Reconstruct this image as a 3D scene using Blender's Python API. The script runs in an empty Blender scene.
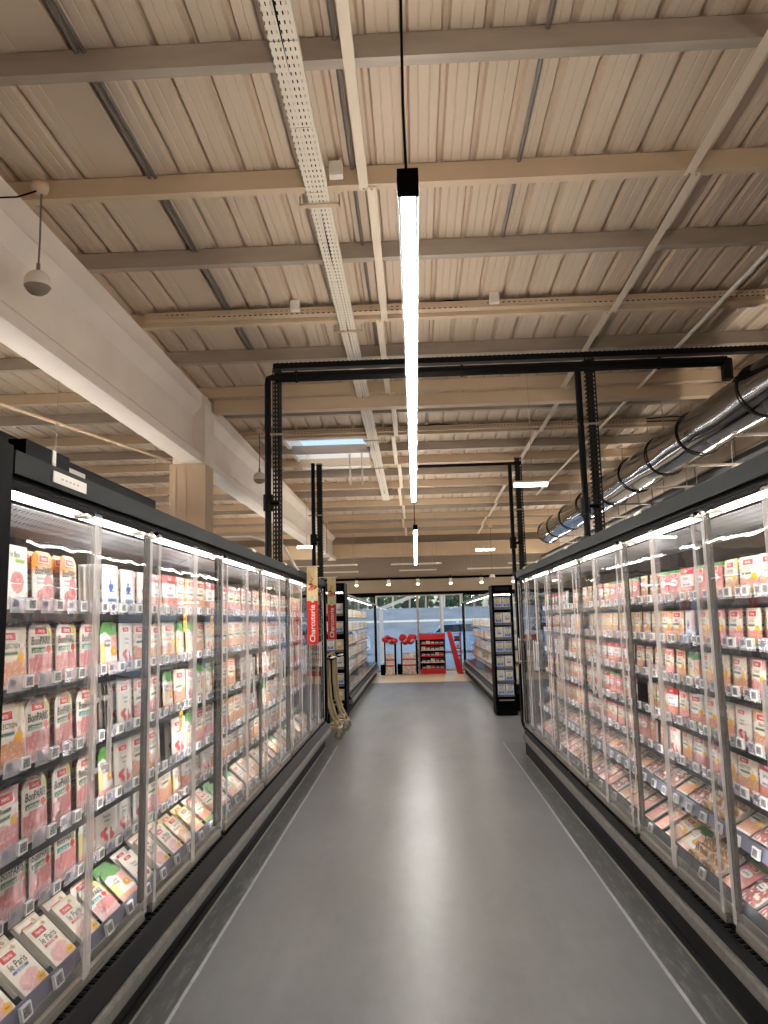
import bpy, bmesh, math, random
from mathutils import Vector, Matrix, Euler
rnd = random.Random(11)
SC = bpy.context.scene
COL = SC.collection
PI = math.pi

# ------------------------------------------------------------------ helpers
def lin(c):
    if isinstance(c, str):
        c = [int(c[i:i + 2], 16) / 255 for i in (0, 2, 4)]
    return tuple(((x / 12.92) if x <= 0.04045 else ((x + 0.055) / 1.055) ** 2.4) for x in c)

def tag(o, label=None, cat=None, group=None, kind=None):
    if label: o['label'] = label
    if cat: o['category'] = cat
    if group: o['group'] = group
    if kind: o['kind'] = kind
    return o

def empty(name, loc=(0, 0, 0), label=None, cat=None, group=None):
    o = bpy.data.objects.new(name, None)
    COL.objects.link(o)
    o.location = loc
    return tag(o, label, cat, group)

class MB:
    """collects shapes, builds ONE mesh object"""
    def __init__(s):
        s.v, s.f, s.m = [], [], []
    def add(s, vs, fs, m=0):
        b = len(s.v)
        s.v += [tuple(p) for p in vs]
        for f in fs:
            s.f.append(tuple(b + i for i in f)); s.m.append(m)
        return s
    def box(s, x0, x1, y0, y1, z0, z1, m=0):
        x0, x1 = min(x0, x1), max(x0, x1); y0, y1 = min(y0, y1), max(y0, y1); z0, z1 = min(z0, z1), max(z0, z1)
        vs = [(x0, y0, z0), (x1, y0, z0), (x1, y1, z0), (x0, y1, z0), (x0, y0, z1), (x1, y0, z1), (x1, y1, z1), (x0, y1, z1)]
        return s.add(vs, [(0, 3, 2, 1), (4, 5, 6, 7), (0, 1, 5, 4), (1, 2, 6, 5), (2, 3, 7, 6), (3, 0, 4, 7)], m)
    def prism(s, prof, y0, y1, m=0, slope=0.0, axis='Y'):
        """closed (x,z) profile extruded along Y (or (y,z) profile along X)"""
        n = len(prof)
        area = sum(prof[i][0] * prof[(i + 1) % n][1] - prof[(i + 1) % n][0] * prof[i][1] for i in range(n))
        if area < 0: prof = prof[::-1]
        if axis == 'Y':
            vs = [(p[0], y0, p[1] - slope * y0) for p in prof] + [(p[0], y1, p[1] - slope * y1) for p in prof]
            fs = [((i + 1) % n, i, n + i, n + (i + 1) % n) for i in range(n)] + [tuple(range(n)), tuple(range(2 * n - 1, n - 1, -1))]
        else:
            vs = [(y0, p[0], p[1]) for p in prof] + [(y1, p[0], p[1]) for p in prof]
            fs = [(i, (i + 1) % n, n + (i + 1) % n, n + i) for i in range(n)] + [tuple(range(n - 1, -1, -1)), tuple(range(n, 2 * n))]
        return s.add(vs, fs, m)
    def tube(s, pts, r, seg=8, m=0, cap=True):
        pts = [Vector(p) for p in pts]
        rs = r if isinstance(r, (list, tuple)) else [r] * len(pts)
        rings = []
        prev = None
        for i, p in enumerate(pts):
            d = (pts[min(i + 1, len(pts) - 1)] - pts[max(i - 1, 0)]).normalized()
            if prev is None:
                a = Vector((0, 0, 1)) if abs(d.z) < 0.9 else Vector((1, 0, 0))
            else:
                a = prev
            x = (a - d * a.dot(d)).normalized(); y = d.cross(x); prev = x
            rings.append([p + (x * math.cos(2 * PI * k / seg) + y * math.sin(2 * PI * k / seg)) * rs[i] for k in range(seg)])
        vs = [q for R in rings for q in R]
        fs = []
        for i in range(len(rings) - 1):
            for k in range(seg):
                k2 = (k + 1) % seg
                fs.append((i * seg + k, i * seg + k2, (i + 1) * seg + k2, (i + 1) * seg + k))
        if cap:
            fs.append(tuple(range(seg - 1, -1, -1))); n = (len(rings) - 1) * seg
            fs.append(tuple(range(n, n + seg)))
        return s.add(vs, fs, m)
    def lathe(s, prof, c=(0, 0, 0), seg=20, m=0):
        """(r,z) profile around Z"""
        vs, fs = [], []
        for r, z in prof:
            for k in range(seg):
                vs.append((c[0] + r * math.cos(2 * PI * k / seg), c[1] + r * math.sin(2 * PI * k / seg), c[2] + z))
        for i in range(len(prof) - 1):
            for k in range(seg):
                k2 = (k + 1) % seg
                fs.append((i * seg + k, i * seg + k2, (i + 1) * seg + k2, (i + 1) * seg + k))
        return s.add(vs, fs, m)
    def quad(s, a, b, c, d, m=0):
        return s.add([a, b, c, d], [(0, 1, 2, 3)], m)
    def build(s, name, mats, parent=None, org=None, smooth=False):
        if org is None:
            r = parent
            while r is not None and r.parent is not None: r = r.parent
            org = tuple(r.location) if r is not None else (0, 0, 0)
        me = bpy.data.meshes.new(name)
        me.from_pydata([(p[0] - org[0], p[1] - org[1], p[2] - org[2]) for p in s.v], [], s.f)
        for mt in (mats if isinstance(mats, (list, tuple)) else [mats]):
            me.materials.append(mt)
        me.polygons.foreach_set('material_index', s.m)
        if smooth: me.polygons.foreach_set('use_smooth', [True] * len(s.f))
        me.update()
        o = bpy.data.objects.new(name, me)
        COL.objects.link(o)
        if parent is not None: o.parent = parent
        return o

def top(mb, name, mats, label, cat, group=None, loc=None, smooth=False):
    """a one-mesh top-level thing whose origin sits at its base"""
    if loc is None:
        xs = [p[0] for p in mb.v]; ys = [p[1] for p in mb.v]; zs = [p[2] for p in mb.v]
        loc = ((min(xs) + max(xs)) / 2, (min(ys) + max(ys)) / 2, min(zs))
    o = mb.build(name, mats, None, loc, smooth)
    o.location = loc
    return tag(o, label, cat, group)

def struct(mb, name, mats, label=None):
    o = mb.build(name, mats, None, (0, 0, 0))
    return tag(o, label, None, None, 'structure')

def copy_tree(o, parent=None):
    c = o.copy(); COL.objects.link(c)
    if parent is not None: c.parent = parent
    for ch in o.children: copy_tree(ch, c)
    return c

def shade_auto(o):
    o.data.polygons.foreach_set('use_smooth', [True] * len(o.data.polygons))

ORD = 'first second third fourth fifth sixth seventh eighth ninth tenth eleventh twelfth thirteenth fourteenth fifteenth sixteenth seventeenth eighteenth nineteenth'.split()
def ordinal(n):
    if n < 20: return ORD[n - 1]
    t = {20: 'twent', 30: 'thirt', 40: 'fort', 50: 'fift'}[n // 10 * 10]
    return t + 'ieth' if n % 10 == 0 else t + 'y-' + ORD[n % 10 - 1]

# ------------------------------------------------------------------ materials
def mat(name, col, rough=0.5, metal=0.0, spec=0.5, noise=None, bump=None, coat=0.0, emis=None):
    m = bpy.data.materials.new(name); m.use_nodes = True
    nt = m.node_tree; b = nt.nodes['Principled BSDF']
    c = lin(col)
    b.inputs['Base Color'].default_value = (*c, 1)
    b.inputs['Roughness'].default_value = rough
    b.inputs['Metallic'].default_value = metal
    b.inputs['Specular IOR Level'].default_value = spec
    if coat: b.inputs['Coat Weight'].default_value = coat
    if emis:
        b.inputs['Emission Color'].default_value = (*lin(emis[0]), 1); b.inputs['Emission Strength'].default_value = emis[1]
    if noise or bump:
        tc = nt.nodes.new('ShaderNodeTexCoord')
    if noise:                      # (scale xyz, amount)
        mp = nt.nodes.new('ShaderNodeMapping'); mp.inputs['Scale'].default_value = noise[0]
        nz = nt.nodes.new('ShaderNodeTexNoise'); nz.inputs['Detail'].default_value = 5
        nz.inputs['Scale'].default_value = 1.0
        rp = nt.nodes.new('ShaderNodeValToRGB')
        k = noise[1]
        rp.color_ramp.elements[0].position = 0.3; rp.color_ramp.elements[1].position = 0.7
        rp.color_ramp.elements[0].color = (*[x * (1 - k) for x in c], 1)
        rp.color_ramp.elements[1].color = (*[min(1, x * (1 + k)) for x in c], 1)
        nt.links.new(tc.outputs['Object'], mp.inputs['Vector']); nt.links.new(mp.outputs['Vector'], nz.inputs['Vector'])
        nt.links.new(nz.outputs['Fac'], rp.inputs['Fac']); nt.links.new(rp.outputs['Color'], b.inputs['Base Color'])
    if bump:
        n2 = nt.nodes.new('ShaderNodeTexNoise'); n2.inputs['Scale'].default_value = bump[0]
        bp = nt.nodes.new('ShaderNodeBump'); bp.inputs['Strength'].default_value = bump[1]; bp.inputs['Distance'].default_value = 0.01
        nt.links.new(tc.outputs['Object'], n2.inputs['Vector']); nt.links.new(n2.outputs['Fac'], bp.inputs['Height'])
        nt.links.new(bp.outputs['Normal'], b.inputs['Normal'])
    return m

def emit(name, col, strength):
    m = bpy.data.materials.new(name); m.use_nodes = True
    nt = m.node_tree; nt.nodes.clear()
    e = nt.nodes.new('ShaderNodeEmission'); e.inputs['Color'].default_value = (*lin(col), 1); e.inputs['Strength'].default_value = strength
    o = nt.nodes.new('ShaderNodeOutputMaterial'); nt.links.new(e.outputs[0], o.inputs[0])
    return m

def thin_glass(name, tint=(1, 1, 1), refl=1.0, rough=0.02, dirt=0.0, wave=0.0, ar=1.0):
    """a clear pane: passes light straight through, mirrors by Fresnel"""
    m = bpy.data.materials.new(name); m.use_nodes = True
    nt = m.node_tree; nt.nodes.clear()
    tr = nt.nodes.new('ShaderNodeBsdfTransparent'); tr.inputs['Color'].default_value = (*tint, 1)
    gl = nt.nodes.new('ShaderNodeBsdfGlossy'); gl.inputs['Roughness'].default_value = rough
    gl.inputs['Color'].default_value = (refl, refl, refl, 1)
    fr = nt.nodes.new('ShaderNodeFresnel'); ge = nt.nodes.new('ShaderNodeNewGeometry'); mr = nt.nodes.new('ShaderNodeMapRange')
    mr.inputs['To Min'].default_value = 1.45; mr.inputs['To Max'].default_value = 1 / 1.45     # same mirror strength from both sides of the pane
    nt.links.new(ge.outputs['Backfacing'], mr.inputs['Value']); nt.links.new(mr.outputs['Result'], fr.inputs['IOR'])
    mx = nt.nodes.new('ShaderNodeMixShader'); out = nt.nodes.new('ShaderNodeOutputMaterial')
    ml = nt.nodes.new('ShaderNodeMath'); ml.operation = 'MULTIPLY'; ml.inputs[1].default_value = ar    # anti-reflective coating
    nt.links.new(fr.outputs[0], ml.inputs[0]); nt.links.new(ml.outputs[0], mx.inputs[0]); nt.links.new(tr.outputs[0], mx.inputs[1]); nt.links.new(gl.outputs[0], mx.inputs[2])
    if wave:
        tc = nt.nodes.new('ShaderNodeTexCoord'); nz = nt.nodes.new('ShaderNodeTexNoise'); nz.inputs['Scale'].default_value = 5.0; nz.inputs['Detail'].default_value = 1
        bp = nt.nodes.new('ShaderNodeBump'); bp.inputs['Strength'].default_value = wave; bp.inputs['Distance'].default_value = 0.01
        nt.links.new(tc.outputs['Object'], nz.inputs['Vector']); nt.links.new(nz.outputs['Fac'], bp.inputs['Height']); nt.links.new(bp.outputs['Normal'], gl.inputs['Normal'])
    last = mx
    if dirt:
        df = nt.nodes.new('ShaderNodeBsdfDiffuse'); df.inputs['Color'].default_value = (0.8, 0.8, 0.8, 1)
        m2 = nt.nodes.new('ShaderNodeMixShader'); m2.inputs[0].default_value = dirt
        nt.links.new(mx.outputs[0], m2.inputs[1]); nt.links.new(df.outputs[0], m2.inputs[2]); last = m2
    nt.links.new(last.outputs[0], out.inputs[0])
    return m

def veil(name, col, opac, rough=0.15):
    """translucent plastic"""
    m = bpy.data.materials.new(name); m.use_nodes = True
    nt = m.node_tree; b = nt.nodes['Principled BSDF']; out = nt.nodes['Material Output']
    b.inputs['Base Color'].default_value = (*lin(col), 1); b.inputs['Roughness'].default_value = rough
    tr = nt.nodes.new('ShaderNodeBsdfTransparent'); mx = nt.nodes.new('ShaderNodeMixShader'); mx.inputs[0].default_value = opac
    nt.links.new(tr.outputs[0], mx.inputs[1]); nt.links.new(b.outputs[0], mx.inputs[2]); nt.links.new(mx.outputs[0], out.inputs[0])
    return m

def perforated(name, col, axis_u, axis_v, du, dv, rough=0.5, metal=0.0, hu=0.42, hv=0.55):
    """sheet metal with rows of slots punched through it"""
    m = bpy.data.materials.new(name); m.use_nodes = True
    nt = m.node_tree; b = nt.nodes['Principled BSDF']; out = nt.nodes['Material Output']
    b.inputs['Base Color'].default_value = (*lin(col), 1); b.inputs['Roughness'].default_value = rough; b.inputs['Metallic'].default_value = metal
    tc = nt.nodes.new('ShaderNodeTexCoord'); sp = nt.nodes.new('ShaderNodeSeparateXYZ'); nt.links.new(tc.outputs['Object'], sp.inputs[0])
    def hole(ax, d, w):
        a = nt.nodes.new('ShaderNodeMath'); a.operation = 'DIVIDE'; nt.links.new(sp.outputs[ax], a.inputs[0]); a.inputs[1].default_value = d
        f = nt.nodes.new('ShaderNodeMath'); f.operation = 'FRACT'; nt.links.new(a.outputs[0], f.inputs[0])
        l = nt.nodes.new('ShaderNodeMath'); l.operation = 'LESS_THAN'; nt.links.new(f.outputs[0], l.inputs[0]); l.inputs[1].default_value = w
        return l
    h1, h2 = hole(axis_u, du, hu), hole(axis_v, dv, hv)
    mu = nt.nodes.new('ShaderNodeMath'); mu.operation = 'MULTIPLY'; nt.links.new(h1.outputs[0], mu.inputs[0]); nt.links.new(h2.outputs[0], mu.inputs[1])
    tr = nt.nodes.new('ShaderNodeBsdfTransparent'); mx = nt.nodes.new('ShaderNodeMixShader')
    nt.links.new(mu.outputs[0], mx.inputs[0]); nt.links.new(b.outputs[0], mx.inputs[1]); nt.links.new(tr.outputs[0], mx.inputs[2]); nt.links.new(mx.outputs[0], out.inputs[0])
    return m

M = {}
M['deck'] = mat('cream_deck', 'cdbaa4', 0.55, noise=((2.2, 0.6, 2.2), 0.06))
M['cream'] = mat('cream_paint', 'cdb699', 0.5, noise=((1.5, 6, 4), 0.06))
M['galv'] = mat('galvanised_steel', 'a89c8d', 0.42, 0.1, noise=((2, 14, 9), 0.12))
M['beam'] = mat('beam_paint', 'e9dfd2', 0.6, noise=((3, 2, 3), 0.05))
M['column'] = mat('column_cladding', 'c4ac8e', 0.6, noise=((4, 4, 1), 0.06))
M['white'] = mat('white_paint', 'e8e2d6', 0.45)
M['tray_v'] = perforated('perforated_cream_tray', 'e6dccb', 'X', 'Y', 0.025, 0.058, hu=0.26, hv=0.42)
M['tray_h'] = perforated('perforated_cream_tray_cross', 'cbb59a', 'Z', 'X', 0.034, 0.05, hu=0.3, hv=0.45)
M['tray_k'] = perforated('perforated_black_tray', '08080a', 'X', 'Z', 0.03, 0.045, 0.5)
M['black'] = mat('black_satin', '040405', 0.55, 0.0, 0.04)
M['blackmat'] = mat('black_matt', '08090b', 0.7, 0.0, 0.1)
M['pipe'] = mat('black_pipe_lagging', '070708', 0.5, 0.0, 0.2)
M['duct'] = mat('black_foil_duct', '1d1817', 0.13, 0.0, 0.9, coat=0.8, bump=(2.2, 0.25))
M['strap'] = mat('black_strap', '060607', 0.5)
M['fascia'] = mat('charcoal_fascia', '1d2324', 0.55, 0.0, 0.08)
M['steel'] = mat('brushed_bumper', '76746f', 0.4, 0.3, noise=((3, 25, 30), 0.2))
M['alu'] = mat('aluminium', 'b3aea4', 0.3, 0.8)
M['base'] = mat('charcoal_base', '121315', 0.45, 0.0, 0.15)
M['kick'] = mat('dark_kick', '0d0d0f', 0.55, 0.0, 0.12)
M['liner'] = mat('dark_liner', '0b0d12', 0.5, 0.0, 0.3)
M['shelfm'] = mat('black_shelf', '050506', 0.5, 0.0, 0.12)
M['grille'] = perforated('grey_air_grille', 'c9cbd0', 'Y', 'X', 0.03, 0.03, 0.5)
M['led'] = emit('chiller_led', 'fffaf2', 17.0)
M['ledfill'] = emit('goods_fill_led', 'fffaf5', 14.0)
M['lampw'] = emit('aisle_lamp', 'fffaf4', 105.0)
M['roof_fill'] = emit('roof_fill_glow', 'fff4e8', 34.0)  # added glow for the lamp tops, brightens the roof
M['lamp2'] = emit('cross_lamp', 'fff1dc', 40.0)
M['spot'] = emit('spot_lamp', 'ffe6c0', 120.0)
M['glass'] = thin_glass('door_glass', (0.97, 0.975, 0.975), 0.95, 0.015, 0.012, 0.10, 0.7)
M['glass2'] = thin_glass('island_glass', (0.98, 0.985, 0.985), 0.9, 0.015, 0.01, 0.0, 0.22)
M['window'] = thin_glass('window_glass', (0.95, 0.98, 0.98), 0.9, 0.0)
M['acryl'] = veil('clear_acrylic', 'dcd8d4', 0.10, 0.08)
M['acrylw'] = veil('clear_acrylic_edge', 'f4f0ee', 0.50, 0.1)
M['flap'] = veil('lavender_label_holder', 'eceaf4', 0.32, 0.12)
M['railv'] = mat('lavender_price_rail', '6c6c80', 0.3)
M['railg'] = mat('grey_deck_rail', '4c4f55', 0.25)
M['tagw'] = mat('label_white', 'f0efee', 0.35)
M['tagg'] = mat('label_screen', '8f8e90', 0.3)
M['tagk'] = mat('label_ink', '39383c', 0.3)
M['red'] = mat('red_print', 'd8302a', 0.4)
M['yellow'] = mat('yellow_card', 'f0bd2c', 0.5)
M['ink'] = mat('dark_ink', '2b2226', 0.4)
M['inkw'] = mat('white_ink', 'f7f3ee', 0.4)
M['inkg'] = mat('green_ink', '6f9a3a', 0.4)
M['inkr'] = mat('red_ink', 'b3262c', 0.4)
M['beige'] = mat('beige_enamel', 'b9a784', 0.35, 0.25)
M['rubber'] = mat('grey_rubber', '6f675d', 0.6)
M['iron'] = mat('dull_conduit', '77706a', 0.5, 0.2)
M['wood'] = mat('beige_wall', '9a8e80', 0.7)
M['wall'] = mat('cream_wall', 'c9b8a2', 0.7, noise=((1, 1, 2), 0.04))

def floor_mat():
    m = bpy.data.materials.new('polished_concrete'); m.use_nodes = True
    nt = m.node_tree; b = nt.nodes['Principled BSDF']; N = nt.nodes.new; L = nt.links.new
    tc = N('ShaderNodeTexCoord'); sp = N('ShaderNodeSeparateXYZ'); L(tc.outputs['Object'], sp.inputs[0])
    def noise(scale, xyz, detail=6, rough=0.6):
        mp = N('ShaderNodeMapping'); mp.inputs['Scale'].default_value = xyz; L(tc.outputs['Object'], mp.inputs['Vector'])
        n = N('ShaderNodeTexNoise'); n.inputs['Scale'].default_value = scale; n.inputs['Detail'].default_value = detail; n.inputs['Roughness'].default_value = rough
        L(mp.outputs['Vector'], n.inputs['Vector']); return n.outputs['Fac']
    def ramp(f, stops):
        r = N('ShaderNodeValToRGB'); e = r.color_ramp.elements
        while len(e) < len(stops): e.new(0.5)
        for k, (p, c) in enumerate(stops):
            e[k].position = p; e[k].color = (*c, 1)
        L(f, r.inputs['Fac']); return r.outputs['Color']
    def mth(op, a, b_=None):
        n = N('ShaderNodeMath'); n.operation = op
        for i, x in enumerate((a, b_)):
            if x is None: continue
            if isinstance(x, (int, float)): n.inputs[i].default_value = x
            else: L(x, n.inputs[i])
        return n.outputs[0]
    def mix(fac, a, c):
        n = N('ShaderNodeMix'); n.data_type = 'RGBA'
        L(fac, n.inputs[0])
        for i, x in ((6, a), (7, c)):
            if isinstance(x, tuple): n.inputs[i].default_value = (*x, 1)
            else: L(x, n.inputs[i])
        return n.outputs[2]
    g = lambda v: lin((v * 0.985, v * 0.996, v))
    base = ramp(noise(1.1, (1, 0.6, 1), 4, 0.5), [(0.25, g(0.315)), (0.5, g(0.375)), (0.75, g(0.45))])
    fine = ramp(noise(16, (1, 0.35, 1), 4, 0.6), [(0.25, g(0.31)), (0.75, g(0.44))])
    f1 = N('ShaderNodeValue'); f1.outputs[0].default_value = 0.3
    c = mix(f1.outputs[0], base, fine)
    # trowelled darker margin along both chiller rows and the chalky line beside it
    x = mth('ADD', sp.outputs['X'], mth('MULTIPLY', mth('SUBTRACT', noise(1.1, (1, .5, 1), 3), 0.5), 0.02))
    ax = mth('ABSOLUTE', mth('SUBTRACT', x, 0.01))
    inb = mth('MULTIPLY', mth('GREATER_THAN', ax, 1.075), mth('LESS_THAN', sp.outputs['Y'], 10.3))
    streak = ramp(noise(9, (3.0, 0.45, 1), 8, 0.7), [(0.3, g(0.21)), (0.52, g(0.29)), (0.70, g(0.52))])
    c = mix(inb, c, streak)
    d = mth('ABSOLUTE', mth('SUBTRACT', ax, 1.072))
    ln = mth('MULTIPLY', mth('LESS_THAN', d, mth('ADD', 0.004, mth('MULTIPLY', noise(3, (1, 1, 1), 4), 0.009))), mth('LESS_THAN', sp.outputs['Y'], 10.3))
    ln = mth('MULTIPLY', ln, mth('ADD', 0.25, mth('MULTIPLY', noise(14, (1, 1, 1), 4), 0.7)))
    c = mix(ln, c, g(0.80))
    # faint lengthwise wear
    c = mix(mth('MULTIPLY', noise(5, (1.3, .12, 1), 3, .5), 0.3), c, g(0.52))
    tile = mth('GREATER_THAN', sp.outputs['Y'], 20.3)
    c = mix(tile, c, lin('ecd9b8'))
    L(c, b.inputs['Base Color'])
    rr = ramp(noise(2.0, (1.4, 0.3, 1), 3, 0.5), [(0.2, (0.288,) * 3), (0.8, (0.36,) * 3)])
    L(rr, b.inputs['Roughness'])
    b.inputs['Specular IOR Level'].default_value = 0.5
    bp = N('ShaderNodeBump'); bp.inputs['Strength'].default_value = 0.03; bp.inputs['Distance'].default_value = 0.01
    L(noise(3, (1, 1, 1), 4), bp.inputs['Height']); L(bp.outputs['Normal'], b.inputs['Normal'])
    return m
M['floor'] = floor_mat()

def print_mat(name, rough):
    m = bpy.data.materials.new(name); m.use_nodes = True
    nt = m.node_tree; b = nt.nodes['Principled BSDF']
    a = nt.nodes.new('ShaderNodeAttribute'); a.attribute_name = 'print'
    nt.links.new(a.outputs['Color'], b.inputs['Base Color'])
    b.inputs['Roughness'].default_value = rough
    return m
M['foil'] = print_mat('printed_film', 0.22)
M['card'] = print_mat('printed_card', 0.5)

# ------------------------------------------------------------------ text to mesh data
_tcache = {}
def text_geo(body, size=1.0, shear=0.0, bold=0.0):
    key = (body, shear, bold)
    if key not in _tcache:
        c = bpy.data.curves.new('lettering', 'FONT'); c.body = body; c.size = 1.0; c.shear = shear
        c.align_x = 'CENTER'; c.align_y = 'CENTER'; c.resolution_u = 2; c.offset = bold
        o = bpy.data.objects.new('lettering', c); COL.objects.link(o)
        dg = bpy.context.evaluated_depsgraph_get(); dg.update()
        me = bpy.data.meshes.new_from_object(o.evaluated_get(dg))
        vs = [tuple(v.co) for v in me.vertices]; fs = [tuple(p.vertices) for p in me.polygons]
        bpy.data.objects.remove(o); bpy.data.curves.remove(c); bpy.data.meshes.remove(me)
        w = max(v[0] for v in vs) - min(v[0] for v in vs)
        _tcache[key] = (vs, fs, w)
    vs, fs, w = _tcache[key]
    return [(v[0] * size, v[1] * size) for v in vs], fs, w * size
SKY, EXPO = 0.28, 0.0

# ------------------------------------------------------------------ room shell
SL = 0.02                                   # the roof falls gently towards the shop front
def zb(y): return 4.60 - SL * y             # underside of the purlins
XW, Y0, Y1 = 11.0, -5.0, 24.4

mb = MB(); mb.box(-XW, XW, Y0, Y1, -0.1, 0.0); struct(mb, 'floor', M['floor'])

# ribbed roof sheets, left open where the rooflight sits
SKX0, SKX1, SKY0, SKY1 = -1.99, -0.70, 11.75, 14.1
def deck_profile(x0, x1):
    p = [(x0, 0.0)]; pitch = 0.222; k = math.ceil((x0 - 0.02) / pitch)
    while k * pitch + 0.07 < x1:
        x = k * pitch
        if x - 0.02 > x0:
            p += [(x, 0), (x + 0.014, 0.038), (x + 0.040, 0.038), (x + 0.054, 0)]
            for q in (0.10, 0.165):
                if x + q + 0.01 < x1: p += [(x + q, 0), (x + q + 0.006, 0.004), (x + q + 0.012, 0)]
        k += 1
    return p + [(x1, 0.0)]
mb = MB()
for x0, x1, a, b in ((-XW, SKX0, Y0, Y1), (SKX1, XW, Y0, Y1), (SKX0, SKX1, Y0, SKY0), (SKX0, SKX1, SKY1, Y1)):
    pr = deck_profile(x0, x1); n = len(pr)
    vs = [(x, a, zb(a) + 0.14 + z) for x, z in pr] + [(x, b, zb(b) + 0.14 + z) for x, z in pr]
    mb.add(vs, [(i, n + i, n + i + 1, i + 1) for i in range(n - 1)])
struct(mb, 'ceiling', M['deck'])

# rooflight: frame upstand and translucent ribbed sheets
sk = empty('rooflight', ((SKX0 + SKX1) / 2, (SKY0 + SKY1) / 2, zb(13) + 0.14), 'bright rectangular rooflight let into the ribbed roof above the cable tray', 'skylight')
f = MB(); za, zc = zb(SKY0) + 0.14, zb(SKY1) + 0.14
for x0, x1, y0, y1 in ((SKX0 - .03, SKX0 + .03, SKY0, SKY1), (SKX1 - .03, SKX1 + .03, SKY0, SKY1), (SKX0, SKX1, SKY0 - .03, SKY0 + .03), (SKX0, SKX1, SKY1 - .03, SKY1 + .03)):
    f.box(x0, x1, y0, y1, zc - 0.03, za + 0.28)
f.build('upstand_frame', M['white'], sk)
p = MB(); pr = [(SKX0 + k * (SKX1 - SKX0) / 24, 0.03 * (k % 2)) for k in range(25)]
p.add([(x, SKY0, za + .24 + z) for x, z in pr] + [(x, SKY1, za + .24 + z) for x, z in pr], [(i, 25 + i, 26 + i, i + 1) for i in range(24)])
M['polyc'] = veil('rooflight_sheet', 'f4f8ff', 0.2, 0.3)
p.build('ribbed_sheet', M['polyc'], sk)

mb = MB(); mb.box(-XW - .2, -XW, Y0, Y1 + .2, -0.1, 4.9); struct(mb, 'wall_left', M['wall'])
mb = MB(); mb.box(XW, XW + .2, Y0, Y1 + .2, -0.1, 4.9); struct(mb, 'wall_right', M['wall'])
mb = MB(); mb.box(-XW, XW, Y0 - .2, Y0, -0.1, 5.0); struct(mb, 'wall_front', M['wall'])
WX = [-7.0, -5.6, -4.2, -2.74, -1.27, 0.06, 1.49, 2.97, 4.4, 5.8, 7.2]
WZ = 2.46
mb = MB(); mb.box(-XW, XW, Y1, Y1 + .2, WZ, 4.6); mb.box(-XW, WX[0], Y1, Y1 + .2, -.1, WZ); mb.box(WX[-1], XW, Y1, Y1 + .2, -.1, WZ)
struct(mb, 'wall_back', M['wood'])
mb = MB(); mb.box(-XW, XW, Y1 - .06, Y1 - .002, 2.86, 2.93); struct(mb, 'trim_1', M['black'], 'black rail along the wall over the shop windows')
mb = MB(); mb.box(WX[0], WX[-1], Y1 - .05, Y1 + .1, WZ - .09, WZ); struct(mb, 'trim_2', M['black'], 'black header over the shop windows')
for i in range(len(WX) - 1):
    a, b = WX[i], WX[i + 1]
    w = MB(); t = .035
    fm = M['alu'] if abs(b - 0.06) < .01 or abs(a - 0.06) < .01 else M['black']
    w.box(a, a + t, Y1, Y1 + .09, 0, WZ - .09); w.box(b - t, b, Y1, Y1 + .09, 0, WZ - .09); w.box(a + t, b - t, Y1, Y1 + .09, 0, .06); w.box(a + t, b - t, Y1, Y1 + .09, WZ - .13, WZ - .09)
    if i == 5: w.box(.76, .79, Y1 + .02, Y1 + .07, .06, WZ - .13, 1)
    wo = w.build('window_%d' % (i + 1), [fm, M['alu']]); wo['kind'] = 'structure'
    g = MB(); g.box(a + t, b - t, Y1 + .04, Y1 + .05, .06, WZ - .13)
    g.build('window_pane', M['window'], wo)

# ------------------------------------------------------------------ roof structure
def purlin(y, m, cat, label, group, depth=.14):
    z = zb(y); t = .006; w = .075
    pr = [(y - w, z), (y, z), (y, z + .018), (y - t, z + .018), (y - t, z + t), (y - w + t, z + t), (y - w + t, z + depth - t - .006), (y - .01, z + depth - t - .006), (y - .01, z + depth - .006), (y - w, z + depth - .006)]
    mb = MB(); mb.prism(pr, -XW + .01, XW - .01, 0, axis='X')
    return top(mb, 'roof_purlin', m, label, cat, group)
GREY = [1.5, 3.74, 5.90, 8.11, 10.26, 12.45, 14.4, 16.5, 18.4, 20.4, 22.4]
CREAM = [0.4, 2.65, 4.885, 7.11, 9.34, 11.45, 13.42, 15.6, 17.8, 19.9, 21.5, 23.3]
for k, y in enumerate(GREY):
    purlin(y, M['galv'], 'purlin', 'galvanised grey roof purlin crossing the ceiling, %s grey one from the camera' % ordinal(k + 1), 'galvanised roof purlins')
for k, y in enumerate(CREAM):
    purlin(y, M['cream'], 'purlin', 'cream painted roof purlin crossing the ceiling, %s cream one from the camera' % ordinal(k + 1), 'cream roof purlins')
mb = MB(); mb.box(-2.48, 4.28, 9.38, 9.52, zb(9.4) - .16, zb(9.4) - .004)
top(mb, 'roof_tube', M['cream'], 'cream square steel tube under a roof purlin behind the black pipes', 'tube')

mb = MB(); mb.box(-XW + .01, XW - .01, 23.42, 23.7, 3.52, 3.93)
top(mb, 'eave_beam', M['cream'], 'deep cream cross beam over the shop windows at the far end', 'beam')
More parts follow.
